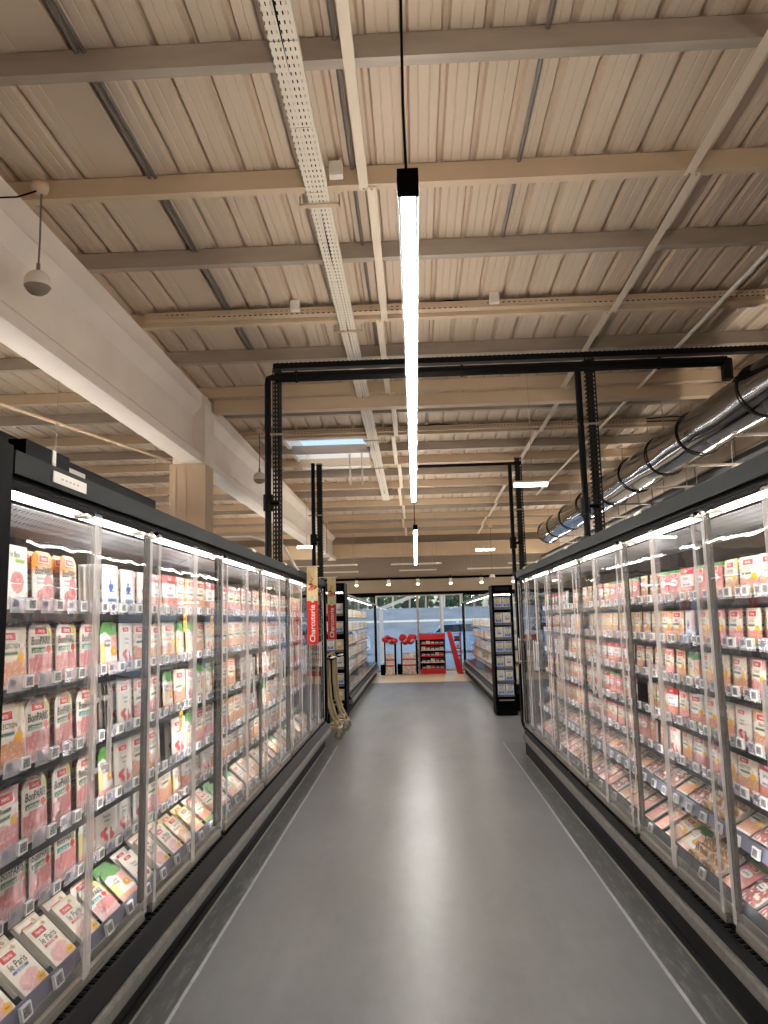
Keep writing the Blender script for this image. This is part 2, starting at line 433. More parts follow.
# concrete I beams
def beam(x, label):
    pr = [(.12, 4.47), (.12, 4.27), (.01, 4.14), (.01, 3.76), (.12, 3.66), (.12, 3.56)]
    pr = [(x + a, z) for a, z in pr] + [(x - a, z) for a, z in reversed(pr)]
    pr = [(a, z + .065) for a, z in pr]
    mb = MB(); mb.prism(pr, Y0 + .02, Y1 - 1.02, 0, slope=.008)
    # the left beam runs slightly askew to the aisle; its top follows the roof so that the purlins sit on it
    mb.v = [((p[0] - (.012 if x < 0 else 0) * (4.5 - p[1])), p[1], (zb(p[1]) - .003 if p[2] + .008 * p[1] > 4.5 else p[2])) for p in mb.v]
    return mb
mb = beam(-2.72, ''); 
top(mb, 'concrete_beam', M['beam'], 'long cream concrete roof beam above the chillers beside the square column', 'beam')
mb = beam(4.42, '')
top(mb, 'concrete_beam', M['beam'], 'pale concrete roof beam behind the shiny black duct', 'beam')
cl = empty('support_column', (-2.72, 9.28, 0), 'square tan clad column carrying the cream roof beam behind the chillers', 'column')
mb = MB(); mb.box(-2.94, -2.50, 9.1, 9.46, 0, 3.54); mb.box(-2.945, -2.495, 9.095, 9.465, 2.55, 2.57); mb.build('shaft', M['column'], cl)
mb = MB(); mb.box(-2.90, -2.505, 9.08, 9.5, 3.545, 4.385); mb.build('head', M['beam'], cl)
mb = MB(); mb.box(-2.90, -2.86, 9.09, 9.098, 0, 3.5); mb.box(-2.745, -2.735, 9.092, 9.099, 0, 3.5); mb.build('cover_joint', M['cream'], cl)

# perforated tray running down the aisle, hung under the purlins
ct = empty('cable_tray', (-0.58, 9.5, 4.2), 'cream perforated cable tray running lengthwise under the roof over the aisle', 'cable tray')
yb, ye = 0.8, 16.9
n = 24; t = MB()
for i in range(n):
    a, b = yb + (ye - yb) * i / n, yb + (ye - yb) * (i + 1) / n - .004
    z0, z1 = zb(a) - .035, zb(b) - .035
    for x0, x1, h0, h1 in ((-.655, -.505, 0, 0), (-.655, -.653, 0, .05), (-.507, -.505, 0, .05)):
        if h1 == 0: t.add([(x0, a, z0), (x1, a, z0), (x1, b, z1), (x0, b, z1)], [(0, 1, 2, 3)])
        else: t.add([(x0, a, z0), (x0, b, z1), (x0, b, z1 + h1), (x0, a, z0 + h1)], [(0, 1, 2, 3)], 1)
t.build('perforated_channel', [M['tray_v'], M['white']], ct)
c = MB()
for i, (dx, r) in enumerate(((-.62, .012), (-.585, .015), (-.55, .01))):
    c.tube([(dx, y, zb(y) - .02 + .004 * math.sin(y * 3 + i)) for y in [yb + k * .8 for k in range(20)]], r, 6)
c.build('cable_run', M['blackmat'], ct)
for y in (4.95, 7.2, 9.6, 11.5, 13.5):
    b = MB(); b.box(-.72, -.44, y, y + .04, zb(y) - .05, zb(y) - .037); b.box(-.72, -.712, y, y + .04, zb(y) - .05, zb(y) + .02); b.box(-.448, -.44, y, y + .04, zb(y) - .05, zb(y) + .02)
    b.build('bracket', M['cream'], ct)
def jbox(x, y, z, label):
    o = empty('junction_box', (x, y, z), label, 'junction box')
    b = MB(); b.box(x - .045, x + .045, y - .03, y + .03, z, z + .1); b.build('case', M['white'], o)
    b = MB(); b.box(x - .038, x + .038, y - .037, y - .031, z + .008, z + .092); b.tube([(x + .03, y, z + .1), (x + .03, y, z + .14)], .012, 8); b.build('lid', M['white'], o)
jbox(-.44, 4.72, zb(4.8) + .005, 'small cream junction box on the second purlin beside the perforated tray')
jbox(-1.05, 6.885, zb(7) + .045, 'small cream junction box on the perforated cross tray, left of the lengthwise tray')
jbox(.82, 6.885, zb(7) + .045, 'small cream junction box on the perforated cross tray, right of the lamp')
# cross trays clipped to two cream purlins
for y, lab in ((7.03, 'cream perforated cable tray clipped along a purlin across the ceiling, nearer one'), (11.37, 'cream perforated cable tray clipped along a purlin across the ceiling, farther one')):
    z = zb(y); o = empty('cross_tray', (0, y, z), lab, 'cable tray', 'perforated cross trays')
    b = MB(); b.box(-2.5, 3.5, y - .10, y - .098, z + .036, z + .100); b.box(-2.5, 3.5, y - .10, y - .01, z + .034, z + .036); b.build('perforated_channel', M['tray_h'], o)
    b = MB()
    for dx in (0, 1): b.tube([(-2.4 + k * .7, y - .05 + .015 * math.sin(k * 2.1 + dx), z + .06 + .02 * dx + (.05 if (k + dx) % 5 == 0 else 0)) for k in range(11)], .009, 6)
    b.build('cable_run', M['blackmat'], o)

M['strut'] = mat('strut_paint', 'e2d3bd', 0.45)
# cream struts bolted between cream purlins (staggered pieces)
cs = [y for y in CREAM if y > 2]
for x0, grp, nm in ((-.24, 'cream struts left of the lamp', 'beside the perforated tray'), (1.93, 'cream struts right of the lamp', 'between the lamp and the black duct')):
    for k in range(len(cs) - 1):
        a, b = cs[k] - .05, cs[k + 1] - .02
        x = x0 + (.025 if k % 2 else -.025)
        m = MB(); za, zc = zb(a) - .004, zb(b) - .004
        w = .031
        m.add([(x - w, a, za), (x + w, a, za), (x + w, b, zc), (x - w, b, zc), (x - w, a, za - .006), (x + w, a, za - .006), (x + w, b, zc - .006), (x - w, b, zc - .006)],
              [(0, 1, 2, 3), (7, 6, 5, 4), (0, 4, 5, 1), (1, 5, 6, 2), (2, 6, 7, 3), (3, 7, 4, 0)])
        m.add([(x + w, a, za), (x + w, b, zc), (x + w, b, zc + .05), (x + w, a, za + .05), (x + w - .005, a, za), (x + w - .005, b, zc), (x + w - .005, b, zc + .05), (x + w - .005, a, za + .05)],
              [(0, 1, 2, 3), (7, 6, 5, 4), (0, 3, 7, 4), (1, 5, 6, 2), (3, 2, 6, 7)])
        for yy in (a + .02, b - .02):
            m.tube([(x, yy, zb(yy) - .010), (x, yy, zb(yy) - .016)], .007, 6, 1)
        top(m, 'roof_strut', [M['strut'], M['galv']], 'cream roof strut %s, %s piece from the camera' % (nm, ordinal(k + 1)), 'strut', grp)
m = MB(); m.tube([(2.93, 3.2, zb(3.2) - .06), (2.72, 16.8, zb(16.8) - .02)], .019, 8)
top(m, 'conduit', M['white'], 'thin pale conduit running lengthwise under the roof above the black duct', 'conduit')
for x, r, lab, mt in ((-1.72, .011, 'grey conduit above the purlins nearer the concrete beam', 'galv'), (-.34, .014, 'grey conduit above the purlins beside the perforated tray', 'galv'), (.78, .014, 'grey conduit above the purlins right of the hanging lamp', 'galv')):
    m = MB()
    for d in ((0, .04) if x < -1 else (0,)):
        m.tube([(x + d, .9, zb(.9) + .118), (x + d, 8.0 if x < 0 else 5.8, zb(8.0 if x < 0 else 5.8) + .118)], r, 8)
    top(m, 'conduit', M['iron'], lab, 'conduit')
m = MB(); m.tube([(-4.35, 6.6, 3.86), (-3.0, 11.6, 3.86)], .02, 8)
top(m, 'conduit', M['cream'], 'cream conduit slanting beyond the concrete beam above the left chillers', 'conduit')

# ------------------------------------------------------------------ black service drops
def service(y, xl, xr, ztop, zbot, first):
    wh = 'nearer' if first else 'farther'
    o = empty('service_drop', (0, y, zbot), '%s black pipe and perforated tray frame dropping onto both chiller rows' % wh, 'pipework', 'black service frames')
    xo = 4.25 if first else xr
    p = MB(); r = .034 if first else .03
    p.tube([(xl - .097, y, zbot), (xl - .097, y, ztop - .16), (xl - .09, y, ztop - .11), (xl - .05, y, ztop - .10), (xl, y, ztop - .10)] if first else [(xl - .097, y, zbot), (xl - .097, y, ztop)], r, 10)
    p.build('drop_pipe', M['pipe'], o)
    p = MB(); p.tube([(xl - .01 if first else .1, y, ztop - .10), (xr + .05 if not first else 3.3, y, ztop - .10)], 0.056 if first else .024, 10)
    if first:
        for x in (-1.2, .55, 2.6): p.tube([(x, y, ztop - .10), (x + .02, y, ztop - .10)], .066, 10)
        p.tube([(3.3, y, ztop - .08), (3.3, y, ztop - .3)], .06, 10)
    p.build('cross_pipe', M['pipe'], o)
    p = MB(); p.tube([(xr - .125, y, zbot), (xr - .125, y, ztop - .08)], r, 10)
    p.build('drop_pipe', M['pipe'], o)
    for x, w in ((xl, .047), (xr, .056)):
        q = MB(); zt = ztop
        q.box(x - w, x + w, y - .008, y - .005, zbot, zt); q.box(x - w, x - w + .004, y - .005, y + .04, zbot, zt); q.box(x + w - .004, x + w, y - .005, y + .04, zbot, zt)
        for dx in (-.02, .015): q.tube([(x + dx, y + .02, zbot), (x + dx, y + .02, ztop - .02)], .011, 6, 1)
        q.build('drop_tray', [M['tray_k'], M['pipe']], o)
    if first:
        q = MB(); q.box(xl - .04, xo, y - .008, y - .004, ztop - .0, ztop + .055); q.box(xl - .04, xo, y - .005, y + .09, ztop - .004, ztop)
        for k in range(int((xo - xl) / .05)): q.box(xl + k * .05, xl + k * .05 + .018, y - .01, y + .09, ztop + .052, ztop + .060)
        q.build('cross_tray', M['pipe'], o)
    for x, zz in ((xl - .097, 2.75), (xr - .125, 2.62)):
        q = MB(); q.tube([(x, y, zz), (x, y, zz + .17)], .052, 10); q.tube([(x, y - .02, zz + .08), (x + .12, y - .02, zz + .08)], .02, 8); q.build('valve', M['pipe'], o)
    for x in (xl, xr):
        q = MB(); q.box(x - .17, x + .06, y - .02, y - .012, 3.55 if first else 3.2, 3.57 if first else 3.22); q.build('clamp', M['galv'], o)
service(7.85, -1.40, 1.89, 4.28, 2.142, True)
service(11.6, -1.42, 1.62, 4.02, 2.20, False)

# ------------------------------------------------------------------ spiral duct
du = empty('air_duct', (3.25, 11.5, 3.3), 'shiny black round air duct hanging above the right chillers', 'duct')
R = .255; prof = []
m = MB(); ys = [3.4 + k * .25 for k in range(62)]; seg = 40
vs, fs = [], []
for i, y in enumerate(ys):
    for k in range(seg):
        a = 2 * PI * k / seg; rr = R * (1 + .012 * math.sin(y * 2.7 + 3 * a) + .008 * math.sin(y * 6.1 - 5 * a))
        vs.append((3.25 + rr * math.cos(a), y, 3.60 + rr * math.sin(a)))
for i in range(len(ys) - 1):
    for k in range(seg):
        k2 = (k + 1) % seg; fs.append((i * seg + k, (i + 1) * seg + k, (i + 1) * seg + k2, i * seg + k2))
fs.append(tuple(range(seg))); fs.append(tuple(range((len(ys) - 1) * seg, len(ys) * seg))[::-1])
m.add(vs, fs); m.build('foil_sleeve', M['duct'], du, smooth=True)
for y in (5.4, 6.95, 8.6, 9.8, 11.1, 12.4, 14.1, 15.8, 17.3, 18.55):
    m = MB(); m.tube([(3.25 + (R + .012) * math.cos(2 * PI * k / 28), y + .04 * math.sin(2 * PI * k / 28), 3.60 + (R + .010) * math.sin(2 * PI * k / 28)) for k in range(29)], .010, 6, cap=False)
    m.build('strap', M['strap'], du)
for y in (5.4, 9.8, 14.1, 18.5):
    m = MB()
    m.tube([(3.25, y, 3.86), (3.25, y, zb(y) + .1)], .006, 6); m.build('hanger', M['galv'], du)
for k, (x, z, r) in enumerate(((3.72, 3.30, .06), (3.92, 3.36, .045), (4.08, 3.30, .035))):
    m = MB(); m.tube([(x, 3.6, z), (x, 22.5, z)], r, 10)
    top(m, 'service_pipe', M['pipe'], 'black service pipe running behind the shiny duct, %s of three from it' % ORD[k], 'pipe', 'pipes behind the duct')
for k in range(9):
    y = 5.6 + k * 1.45
    o = empty('pipe_hanger', (3.9, y, 3.2), 'steel cross rail on threaded rods under the black pipes, %s from the camera' % ORD[k], 'pipe hanger', 'pipe hangers along the duct')
    m = MB(); m.box(3.0, 4.25, y, y + .03, 3.20, 3.225); m.build('cross_rail', M['galv'], o)
    for x in (3.55, 4.2):
        m = MB(); m.tube([(x, y + .015, 3.0), (x, y + .015, zb(y) + .1)], .007, 6); m.box(x - .025, x + .025, y - .01, y + .04, 3.03, 3.19); m.build('threaded_rod', M['wood'], o)

# ------------------------------------------------------------------ lamps
def lamp(y0, y1, x, z, label, group, wires=None, up=False):
    o = empty('linear_lamp', (x, (y0 + y1) / 2, z), label, 'lamp', group)
    m = MB(); m.box(x - .022, x + .022, y0 + .03, y1 - .03, z + .006, z + .034); m.build('diffuser', M['lampw'], o)
    m = MB(); m.box(x - .034, x + .034, y0 + .03, y1 - .03, z + .036, z + .07)
    for sx in (-1, 1): m.box(x + sx * .031, x + sx * .034, y0 + .03, y1 - .03, z, z + .036, 1)
    m.build('housing', [M['black'], M['acrylw']], o)
    if up:
        m = MB(); m.quad((x - .03, y0 + .05, z + .0715), (x + .03, y0 + .05, z + .0715), (x + .03, y1 - .05, z + .0715), (x - .03, y1 - .05, z + .0715)); m.build('roof_fill_strip', M['roof_fill'], o)  # upward glowing strip added to light the ceiling evenly
    for a, b in ((y0, y0 + .03), (y1 - .03, y1)):
        m = MB(); m.box(x - .033, x + .033, a, b, z - .003, z + .075); m.build('end_cap', M['black'], o)
    for wy in (wires or (y0 + .02, (y0 + y1) / 2, y1 - .02)):
        m = MB(); m.tube([(x - .004, wy, z + .074), (x - .008, wy, z + .3), (x + .006, wy, zb(wy) + .13)], .0045 if abs(x) < 1 else .003, 6); m.build('suspension_cable', M['blackmat'] if abs(x) < 1 else M['galv'], o)
    return o
lamp(2.20, 8.55, 0.015, 2.90, 'long lit linear lamp hanging over the aisle nearest the camera', None, None, True)
lamp(11.2, 18.6, 0.03, 2.90, 'lit linear lamp hanging farther down the aisle', None, None, True)
src = None
for x, nb in ((-7.6, 'the second aisle to the left'), (-3.35, 'the next aisle to the left'), (3.62, 'the next aisle to the right'), (7.4, 'the second aisle to the right')):  # lamp rows out of view, added to light roof, beams and duct
    for k, y in enumerate((-3.2, 4.2, 11.6, 18.0)):
        lamp(y, y + 5.6, x, 2.95, 'unseen linear lamp over %s, %s of its line' % (nb, ORD[k]), 'unseen lamps over ' + nb, None, True)
lamp(-4.6, 0.6, 0, 2.9, 'unseen linear lamp added behind the camera', None, None, True)  # out of view, added to light the ceiling near the camera
for x, y, z, l, lab in ((1.25, 8.05, 2.96, .34, 'short lit lamp hanging crosswise between the poles right of the long lamp'), (1.42, 15.4, 2.93, .36, 'short lit lamp hanging crosswise near the far end'), (-1.95, 13.8, 2.93, .3, 'short lit lamp hanging crosswise over the far left chillers')):
    o = empty('cross_lamp', (x, y, z), lab, 'lamp', 'short crosswise lamps')
    m = MB(); m.box(x - l / 2, x + l / 2, y - .03, y + .03, z, z + .03); m.build('diffuser', M['lamp2'], o)
    m = MB(); m.box(x - l / 2 - .01, x + l / 2 + .01, y - .035, y + .035, z + .031, z + .055); m.build('housing', M['white'], o)
    m = MB(); m.tube([(x + .02, y, z + .055), (x + .02, y, zb(y) + .05)], .003, 6); m.build('suspension_cable', M['galv'], o)
for k, (x, y, z, l) in enumerate(((.05, 19.0, 2.94, 1.25), (2.95, 19.8, 2.95, 1.1), (.1, 22.7, 3.02, 1.1), (-1.9, 18.9, 2.95, 1.0), (2.2, 22.7, 3.02, 1.3), (-2.3, 22.7, 3.02, 1.3))):
    o = empty('rail_lamp', (x, y, z), 'slim white crosswise rail lamp near the shop windows, %s' % ('hung over the aisle end', 'right of the aisle end', 'over the red shelving', 'left of the aisle end', 'over the red display bin', 'over the red bags')[k], 'lamp', 'slim rail lamps at the far end')
    m = MB(); m.box(x - l / 2, x + l / 2, y - .025, y + .025, z, z + .04); m.build('body', M['white'], o)
    m = MB()
    for d in (-.4, .4): m.tube([(x + d * l, y, z + .04), (x + d * l, y, zb(y) + .02)], .004, 6)
    m.build('suspension_cable', M['galv'], o)
for k, x in enumerate((-2.85, -1.79, -.8, .09, 1.09, 2.03, 3.0)):
    o = empty('track_spotlight', (x, Y1 - .75, 2.72), 'small lit spotlight hanging before the shop windows, %s from the left' % ORD[k], 'spotlight', 'spotlights along the shop front')
    y = Y1 - .75
    m = MB(); m.lathe([(.0, .17), (.045, .17), (.05, .15), (.055, .03), (.045, .03)], (x, y, 2.66), 14); m.build('housing', M['white'], o, smooth=True)
    m = MB(); m.lathe([(.0, .0), (.03, .006), (.044, .03)], (x, y, 2.65), 14); m.build('bulb', M['spot'], o)
    m = MB(); m.tube([(x, y, 2.83), (x, y, 2.93), (x, Y1 - .05, 2.93)], .006, 6); m.build('arm', M['black'], o)

# hanging ball loudspeakers
def speaker(x, y, z, r, lab):
    o = empty('ball_speaker', (x, y, z - r), lab, 'loudspeaker', 'hanging ball loudspeakers')
    pr = [(0, r)] + [(r * math.sin(t), r * math.cos(t)) for t in [k * PI / 16 for k in range(1, 10)]] + [(r * .97, -.22 * r), (r * .985, -.3 * r)]
    m = MB(); m.lathe(pr[::-1], (x, y, z), 24); m.build('shell', M['white'], o, smooth=True)
    pr = [(r * .985, -.3 * r), (r * .93, -.36 * r), (r * .8, -.6 * r), (r * .55, -.83 * r), (0, -.97 * r)]
    m = MB(); m.lathe(pr[::-1], (x, y, z), 24); m.build('grille', M['wood'], o, smooth=True)
    m = MB(); m.tube([(x, y, z + r), (x + .004, y, (z + zb(y)) / 2), (x, y, zb(y) + .02)], .007, 6); m.tube([(x, y, z + r * .9), (x, y, z + r + .05)], .014, 6); m.build('cable', M['iron'], o)
    m = MB(); m.lathe([(.0, -.02), (.05, -.015), (.06, .02), (.055, .05), (0, .06)][::-1], (x, y - .02, zb(y) + .015), 12); m.build('ceiling_rose', M['cream'], o, smooth=True)
speaker(-2.44, 4.75, 3.87, .086, 'cream ball loudspeaker hanging from a purlin in front of the concrete beam')
speaker(-2.22, 10.98, 3.70, .09, 'cream ball loudspeaker hanging left of the black service pipes')
speaker(-2.3, 20.2, 3.3, .09, 'cream ball loudspeaker hanging by the beam near the far end')
speaker(2.2, 22.0, 2.75, .08, 'small pale ball loudspeaker hanging on a long cord before the windows')
m = MB(); m.tube([(-2.45, 4.70, zb(4.7) - .01), (-2.52, 4.6, 4.40), (-2.6, 4.5, 4.34), (-2.9, 4.25, 4.33)], .006, 6)
top(m, 'power_cord', M['blackmat'], 'thin dark cord looping from the nearest ball loudspeaker over the beam', 'cord')
for x, y in ((-1.03, 12.6), (-.83, 12.6)):
    m = MB(); m.tube([(x, y, zb(y) + .14), (x + .01, y + .01, zb(y) - .5)], .014, 8)
    top(m, 'opening_rod', M['white'], 'white rod hanging under the rooflight, %s the perforated tray' % ('nearer' if x > -.9 else 'farther from'), 'rod', 'rooflight rods')

# ------------------------------------------------------------------ glass door chillers
PITCH = .662
def chiller(s, g, ya, nd, pair_odd, label, group, rows, deck, near_end=False, far_end=False, detail=True, pitch=PITCH, rail6=False, led=True, bo=0.0, low=0.0, far=False):
    """s side (-1 left of aisle), g glass distance from the aisle axis, ya near end, nd doors"""
    yb_ = ya + nd * pitch
    X = lambda u: s * (g + u)
    o = empty('glass_door_chiller', (X(.4), (ya + yb_) / 2, 0), label, 'refrigerator', group)
    def bx(m, u0, u1, y0, y1, z0, z1, k=0): m.box(X(u0), X(u1), y0, y1, z0, z1, k)
    def pr(m, prof, y0, y1, k=0): m.prism([(X(u), z) for u, z in prof], y0, y1, k)
    kb = .015 if bo else 0; m = MB(); bx(m, -.008 + kb, .05, ya, yb_, .0, .175); bx(m, -.012 + kb, -.008 + kb, ya, yb_, .045, .055); bx(m, -.016 + kb, -.008 + kb, ya, yb_, .0, .007, 1); m.build('kick_plate', [M['kick'], M['alu']], o)
    m = MB(); pr(m, [(-.072 + bo, .18), (-.083 + bo, .19), (-.083 + bo, .235), (-.076 + bo, .248), (-.06 + bo, .25), (.0, .25), (.0, .18)], ya, yb_); m.build('bumper_rail', M['steel'], o)
    m = MB(); pr(m, [(-.066 + bo, .256), (-.030 + bo * .5, .318), (-.024, .326), (.0, .326), (.02, .30), (.02, .256)], ya, yb_)
    for k in range(int(nd * pitch / .05)): bx(m, -.022, -.002, ya + k * .05 + .01, ya + k * .05 + .035, .326, .331, 1)
    m.build('base_panel', [M['base'], M['black']], o)
    m = MB(); bx(m, .052, .85, ya, yb_, .0, .178); bx(m, .022, .85, ya, yb_, .18, .333); bx(m, .80, .85, ya, yb_, .334, 2.12 if not far else .9); m.build('insulated_body', M['liner'], o)
    if far:
        m = MB(); bx(m, -.02, .03, ya, yb_, 2.044, 2.075); m.build('top_rail', M['alu'], o)
        m = MB(); bx(m, .10, .15, ya + .01, yb_ - .01, 2.05, 2.07); m.build('light_strip', M['ledfill'], o)  # glowing strip added to brighten the cartons in the far chillers
        m = MB(); bx(m, .76, .79, ya, yb_, .95, .98); bx(m, .76, .79, ya, yb_, 1.9, 1.93)
        for k in range(nd): bx(m, .76, .79, ya + k * pitch + .02, ya + k * pitch + .05, .905, 2.05)
        m.build('rear_frame', M['alu'], o)
    else:
        m = MB(); bx(m, -.028, -.012, ya, yb_, 2.066, 2.138); bx(m, -.012, .0, ya, yb_, 2.126, 2.138); m.build('fascia', M['fascia'], o)
        m = MB(); bx(m, .0, .85, ya, yb_, 2.122, 2.140); bx(m, -.010, .055, ya, yb_, 2.045, 2.121); bx(m, .055, .80, ya, yb_, 2.10, 2.121); m.build('canopy', M['black'], o)
    if led:
        m = MB(); bx(m, .085, .128, ya + .01, yb_ - .01, 2.034, 2.056); bx(m, .08, .133, ya + .01, yb_ - .01, 2.057, 2.099, 1); m.build('light_strip', [M['led'], M['black']], o)
        m = MB(); pr(m, [(.19, 2.040), (.19, 2.037), (.30, 1.985), (.42, 1.975), (.42, 1.978), (.30, 1.988)], ya + .01, yb_ - .01); m.build('air_grille', M['grille'], o)
    for zt in rows:
        q = low if zt == rows[-1] else 0.0
        m = MB(); bx(m, .226 + q, .78, ya + .004, yb_ - .004, zt - .022, zt); bx(m, .218 + q, .226 + q, ya + .004, yb_ - .004, zt - .034, zt + .006)
        sh = m.build('shelf', M['shelfm'] if not far else M['white'], o)
        m = MB(); bx(m, .215 + q, .2175 + q, ya + .006, yb_ - .006, zt - .028, zt + .004); m.build('price_rail', M['shelfm'] if not far else M['railv'], sh)
    if rail6:
        zt = rail6
        m = MB(); bx(m, .176, .78, ya + .004, yb_ - .004, zt - .022, zt); sh = m.build('shelf', M['shelfm'], o)
        m = MB(); pr(m, [(.160, zt - .03), (.164, zt - .03), (.178, zt + .025), (.174, zt + .025)], ya + .006, yb_ - .006); m.build('price_rail', M['railv'], sh)
    m = MB(); pr(m, [(.10, .352), (.52, .478), (.79, .478), (.79, .335), (.10, .335)], ya + .004, yb_ - .004); dk = m.build('deck', M['shelfm'], o)
    m = MB(); pr(m, [(.066, .352), (.070, .352), (.086, .415), (.082, .415)], ya + .006, yb_ - .006); m.build('price_rail', M['railg'] if s > 0 else M['railv'], dk)
    m = MB(); pr(m, [(.05, .334), (.056, .334), (.066, .37), (.06, .37)], ya + .006, yb_ - .006); m.build('kick_glass', M['alu'], dk)
    # doors
    for d in range(nd):
        a, b = ya + d * pitch, ya + (d + 1) * pitch
        ga = .047 if ((d % 2 == 1) == pair_odd) else .003
        gb = .047 if (((d + 1) % 2 == 1) == pair_odd) else .003
        if d == 0 and near_end: ga = .002
        y0, y1 = a + ga, b - gb
        m = MB(); bx(m, -.006, .014, y0, y1, .337, .352); bx(m, -.004, .012, y0, y1, .354, .366); bx(m, -.006, .014, y0, y1, .370, .378); bx(m, -.006, .014, y0, y1, 2.026, 2.042, 1)
        for q in (y0 + .011, y1 - .015): bx(m, -.003, .0005, q, q + .003, .36, 2.03, 2)
        dr = m.build('door', [M['alu'], M['black'], M['acryl']], o)
        m = MB(); bx(m, .002, .007, y0, y1, .378, 2.026); m.build('glass_pane', M['glass2'] if far else M['glass'], dr)
        for e0, e1 in ((y0, y0 + .027), (y1 - .027, y1)):
            if far: break
            if d == 0 and near_end and e0 == y0: continue
            m = MB(); bx(m, -.010, .0015, e0, e1, .372, 2.030); bx(m, .0075, .018, e0, e1, .372, 2.030)
            for q in (e0 - .0005, (e0 + e1) / 2 - .002, e1 - .0035): bx(m, -.0125, -.0102, q, q + .004, .372, 2.030, 1)
            m.build('edge_profile', [M['acryl'], M['acrylw']], dr)
        if detail:
            if gb < .01: hy = y1 - .075
            elif ga < .01: hy = y0 + .075
            else: hy = y1 - .1
            sg = 1 if gb < .01 else -1
            m = MB(); bx(m, -.048, -.036, hy - .011, hy + .011, 1.06, 1.36)
            for zz in (1.085, 1.335): bx(m, -.036, -.0135, hy - .008, hy + .008, zz - .008, zz + .008); bx(m, -.044, -.038, min(hy, hy + sg * .06), max(hy, hy + sg * .06), zz - .009, zz + .009)
            m.build('handle', M['acrylw'], dr)
            hy = y0 + .03 if ga > .01 else y1 - .03
            m = MB(); m.tube([(X(.03), hy, 2.035), (X(.075), hy + .01, 2.03), (X(.09), hy + .06, 2.028), (X(.06), hy + .10, 2.03), (X(.03), hy + .08, 2.033)], .008, 6); m.build('door_closer', M['white'], dr)
    # hidden glow strips added behind the wide joints to brighten the goods
    for d in range(nd + 1):
        if not far and ((d % 2 == 1) == pair_odd or (near_end and d == 0)):
            y = ya + d * pitch + (.05 if d == 0 else 0) - (.05 if d == nd else 0)
            m = MB(); bx(m, .022, .036, y - .03, y + .03, .40, 2.02, 1)
            m.quad((X(.0365), y - .026, .42), (X(.0365), y + .026, .42), (X(.0365), y + .026, 2.0), (X(.0365), y - .026, 2.0))
            m.build('fill_light_post', [M['ledfill'], M['black']], o)
    for yy, on in ((ya - .125, near_end), (yb_ + .004, far_end)):
        if on:
            m = MB(); pr(m, [(-.03, .37), (-.03, 2.08), (.04, 2.08), (.04, .3), (.86, .3), (.86, 0), (.008, 0), (.008, .26), (-.024, .335)] if far else [(-.035, .37), (-.035, 2.145), (.86, 2.145), (.86, 0), (.008, 0), (.008, .26), (-.024, .335)], yy, yy + .10); m.build('end_panel', M['black'], o)
    return o
LROW = [1.665, 1.385, 1.095, .805, .527]
RROW = [1.665, 1.435, 1.215, .985, .77]
FROW = [1.68, 1.40, 1.12, .84, .58]
GL, GR, YL, YR = 1.22, 1.24, 2.23, 1.379
for k in range(3):
    chiller(-1, GL, YL + k * 4 * PITCH, 4, False, 'left glass door meat chiller, %s cabinet of the row' % ('nearest', 'middle', 'farthest')[k], 'left chiller row', LROW, True, near_end=k == 0, far_end=k == 2, low=.078)
for k in range(3):
    chiller(1, GR, YR + k * 4 * PITCH, 4, True, 'right glass door meat chiller, %s cabinet of the row' % ('nearest', 'middle', 'farthest')[k], 'right chiller row', RROW, True, near_end=k == 0, far_end=k == 2, rail6=.60, bo=.05)
for k in range(2):
    chiller(-1, 1.215, 13.6 + k * 4 * 1.2, 4, False, 'far left glass door chiller beyond the gap, %s cabinet' % ('nearer', 'farther')[k], 'far left chillers', FROW, True, detail=False, far=True, led=False, pitch=1.2, near_end=k == 0, far_end=k == 1)
    chiller(1, 1.42, 13.75 + k * 4 * 1.2, 4, False, 'far right glass door chiller beyond the end shelf, %s cabinet' % ('nearer', 'farther')[k], 'far right chillers', FROW[1:], True, detail=False, far=True, led=False, pitch=1.2, near_end=k == 0, far_end=k == 1)

# bits on top of the chillers
m = MB(); m.box(-1.62, -1.40, 1.9, 4.1, 2.147, 2.275); m.box(-1.62, -1.58, 1.9, 4.1, 2.275, 2.29)
top(m, 'control_box', M['black'], 'long black box lying on top of the nearest left chiller', 'box')
o = empty('chiller_controller', (-1.30, 2.72, 2.141), 'small boxy controller with a white strip on top of the nearest left chiller', 'controller')
m = MB(); m.box(-1.32, -1.26, 2.42, 2.74, 2.141, 2.22); m.build('case', M['black'], o)
m = MB(); m.box(-1.262, -1.256, 2.60, 2.625, 2.145, 2.22); m.build('strip', M['white'], o)
m = MB(); m.box(-1.32, -1.27, 2.76, 2.90, 2.141, 2.19); m.build('terminal', M['galv'], o)
m = MB(); m.box(1.36, 1.52, 6.0, 6.3, 2.141, 2.215); top(m, 'control_box', M['black'], 'small black box lying on top of a right chiller below the duct', 'box')
def plate(name, y, s, g, l, label):
    m = MB(); m.box(s * (g - .0285), s * (g - .0310), y, y + l, 2.083, 2.121)
    for k in range(5): m.box(s * (g - .0310), s * (g - .0314), y + .06 + k * .03, y + .075 + k * .03, 2.099, 2.104, 1)
    return top(m, name, [M['white'], M['tagg']], label, 'sticker')
plate('paper_sticker', 2.47, -1, GL, .26, 'cream paper strip stuck on the fascia of the nearest left chiller')
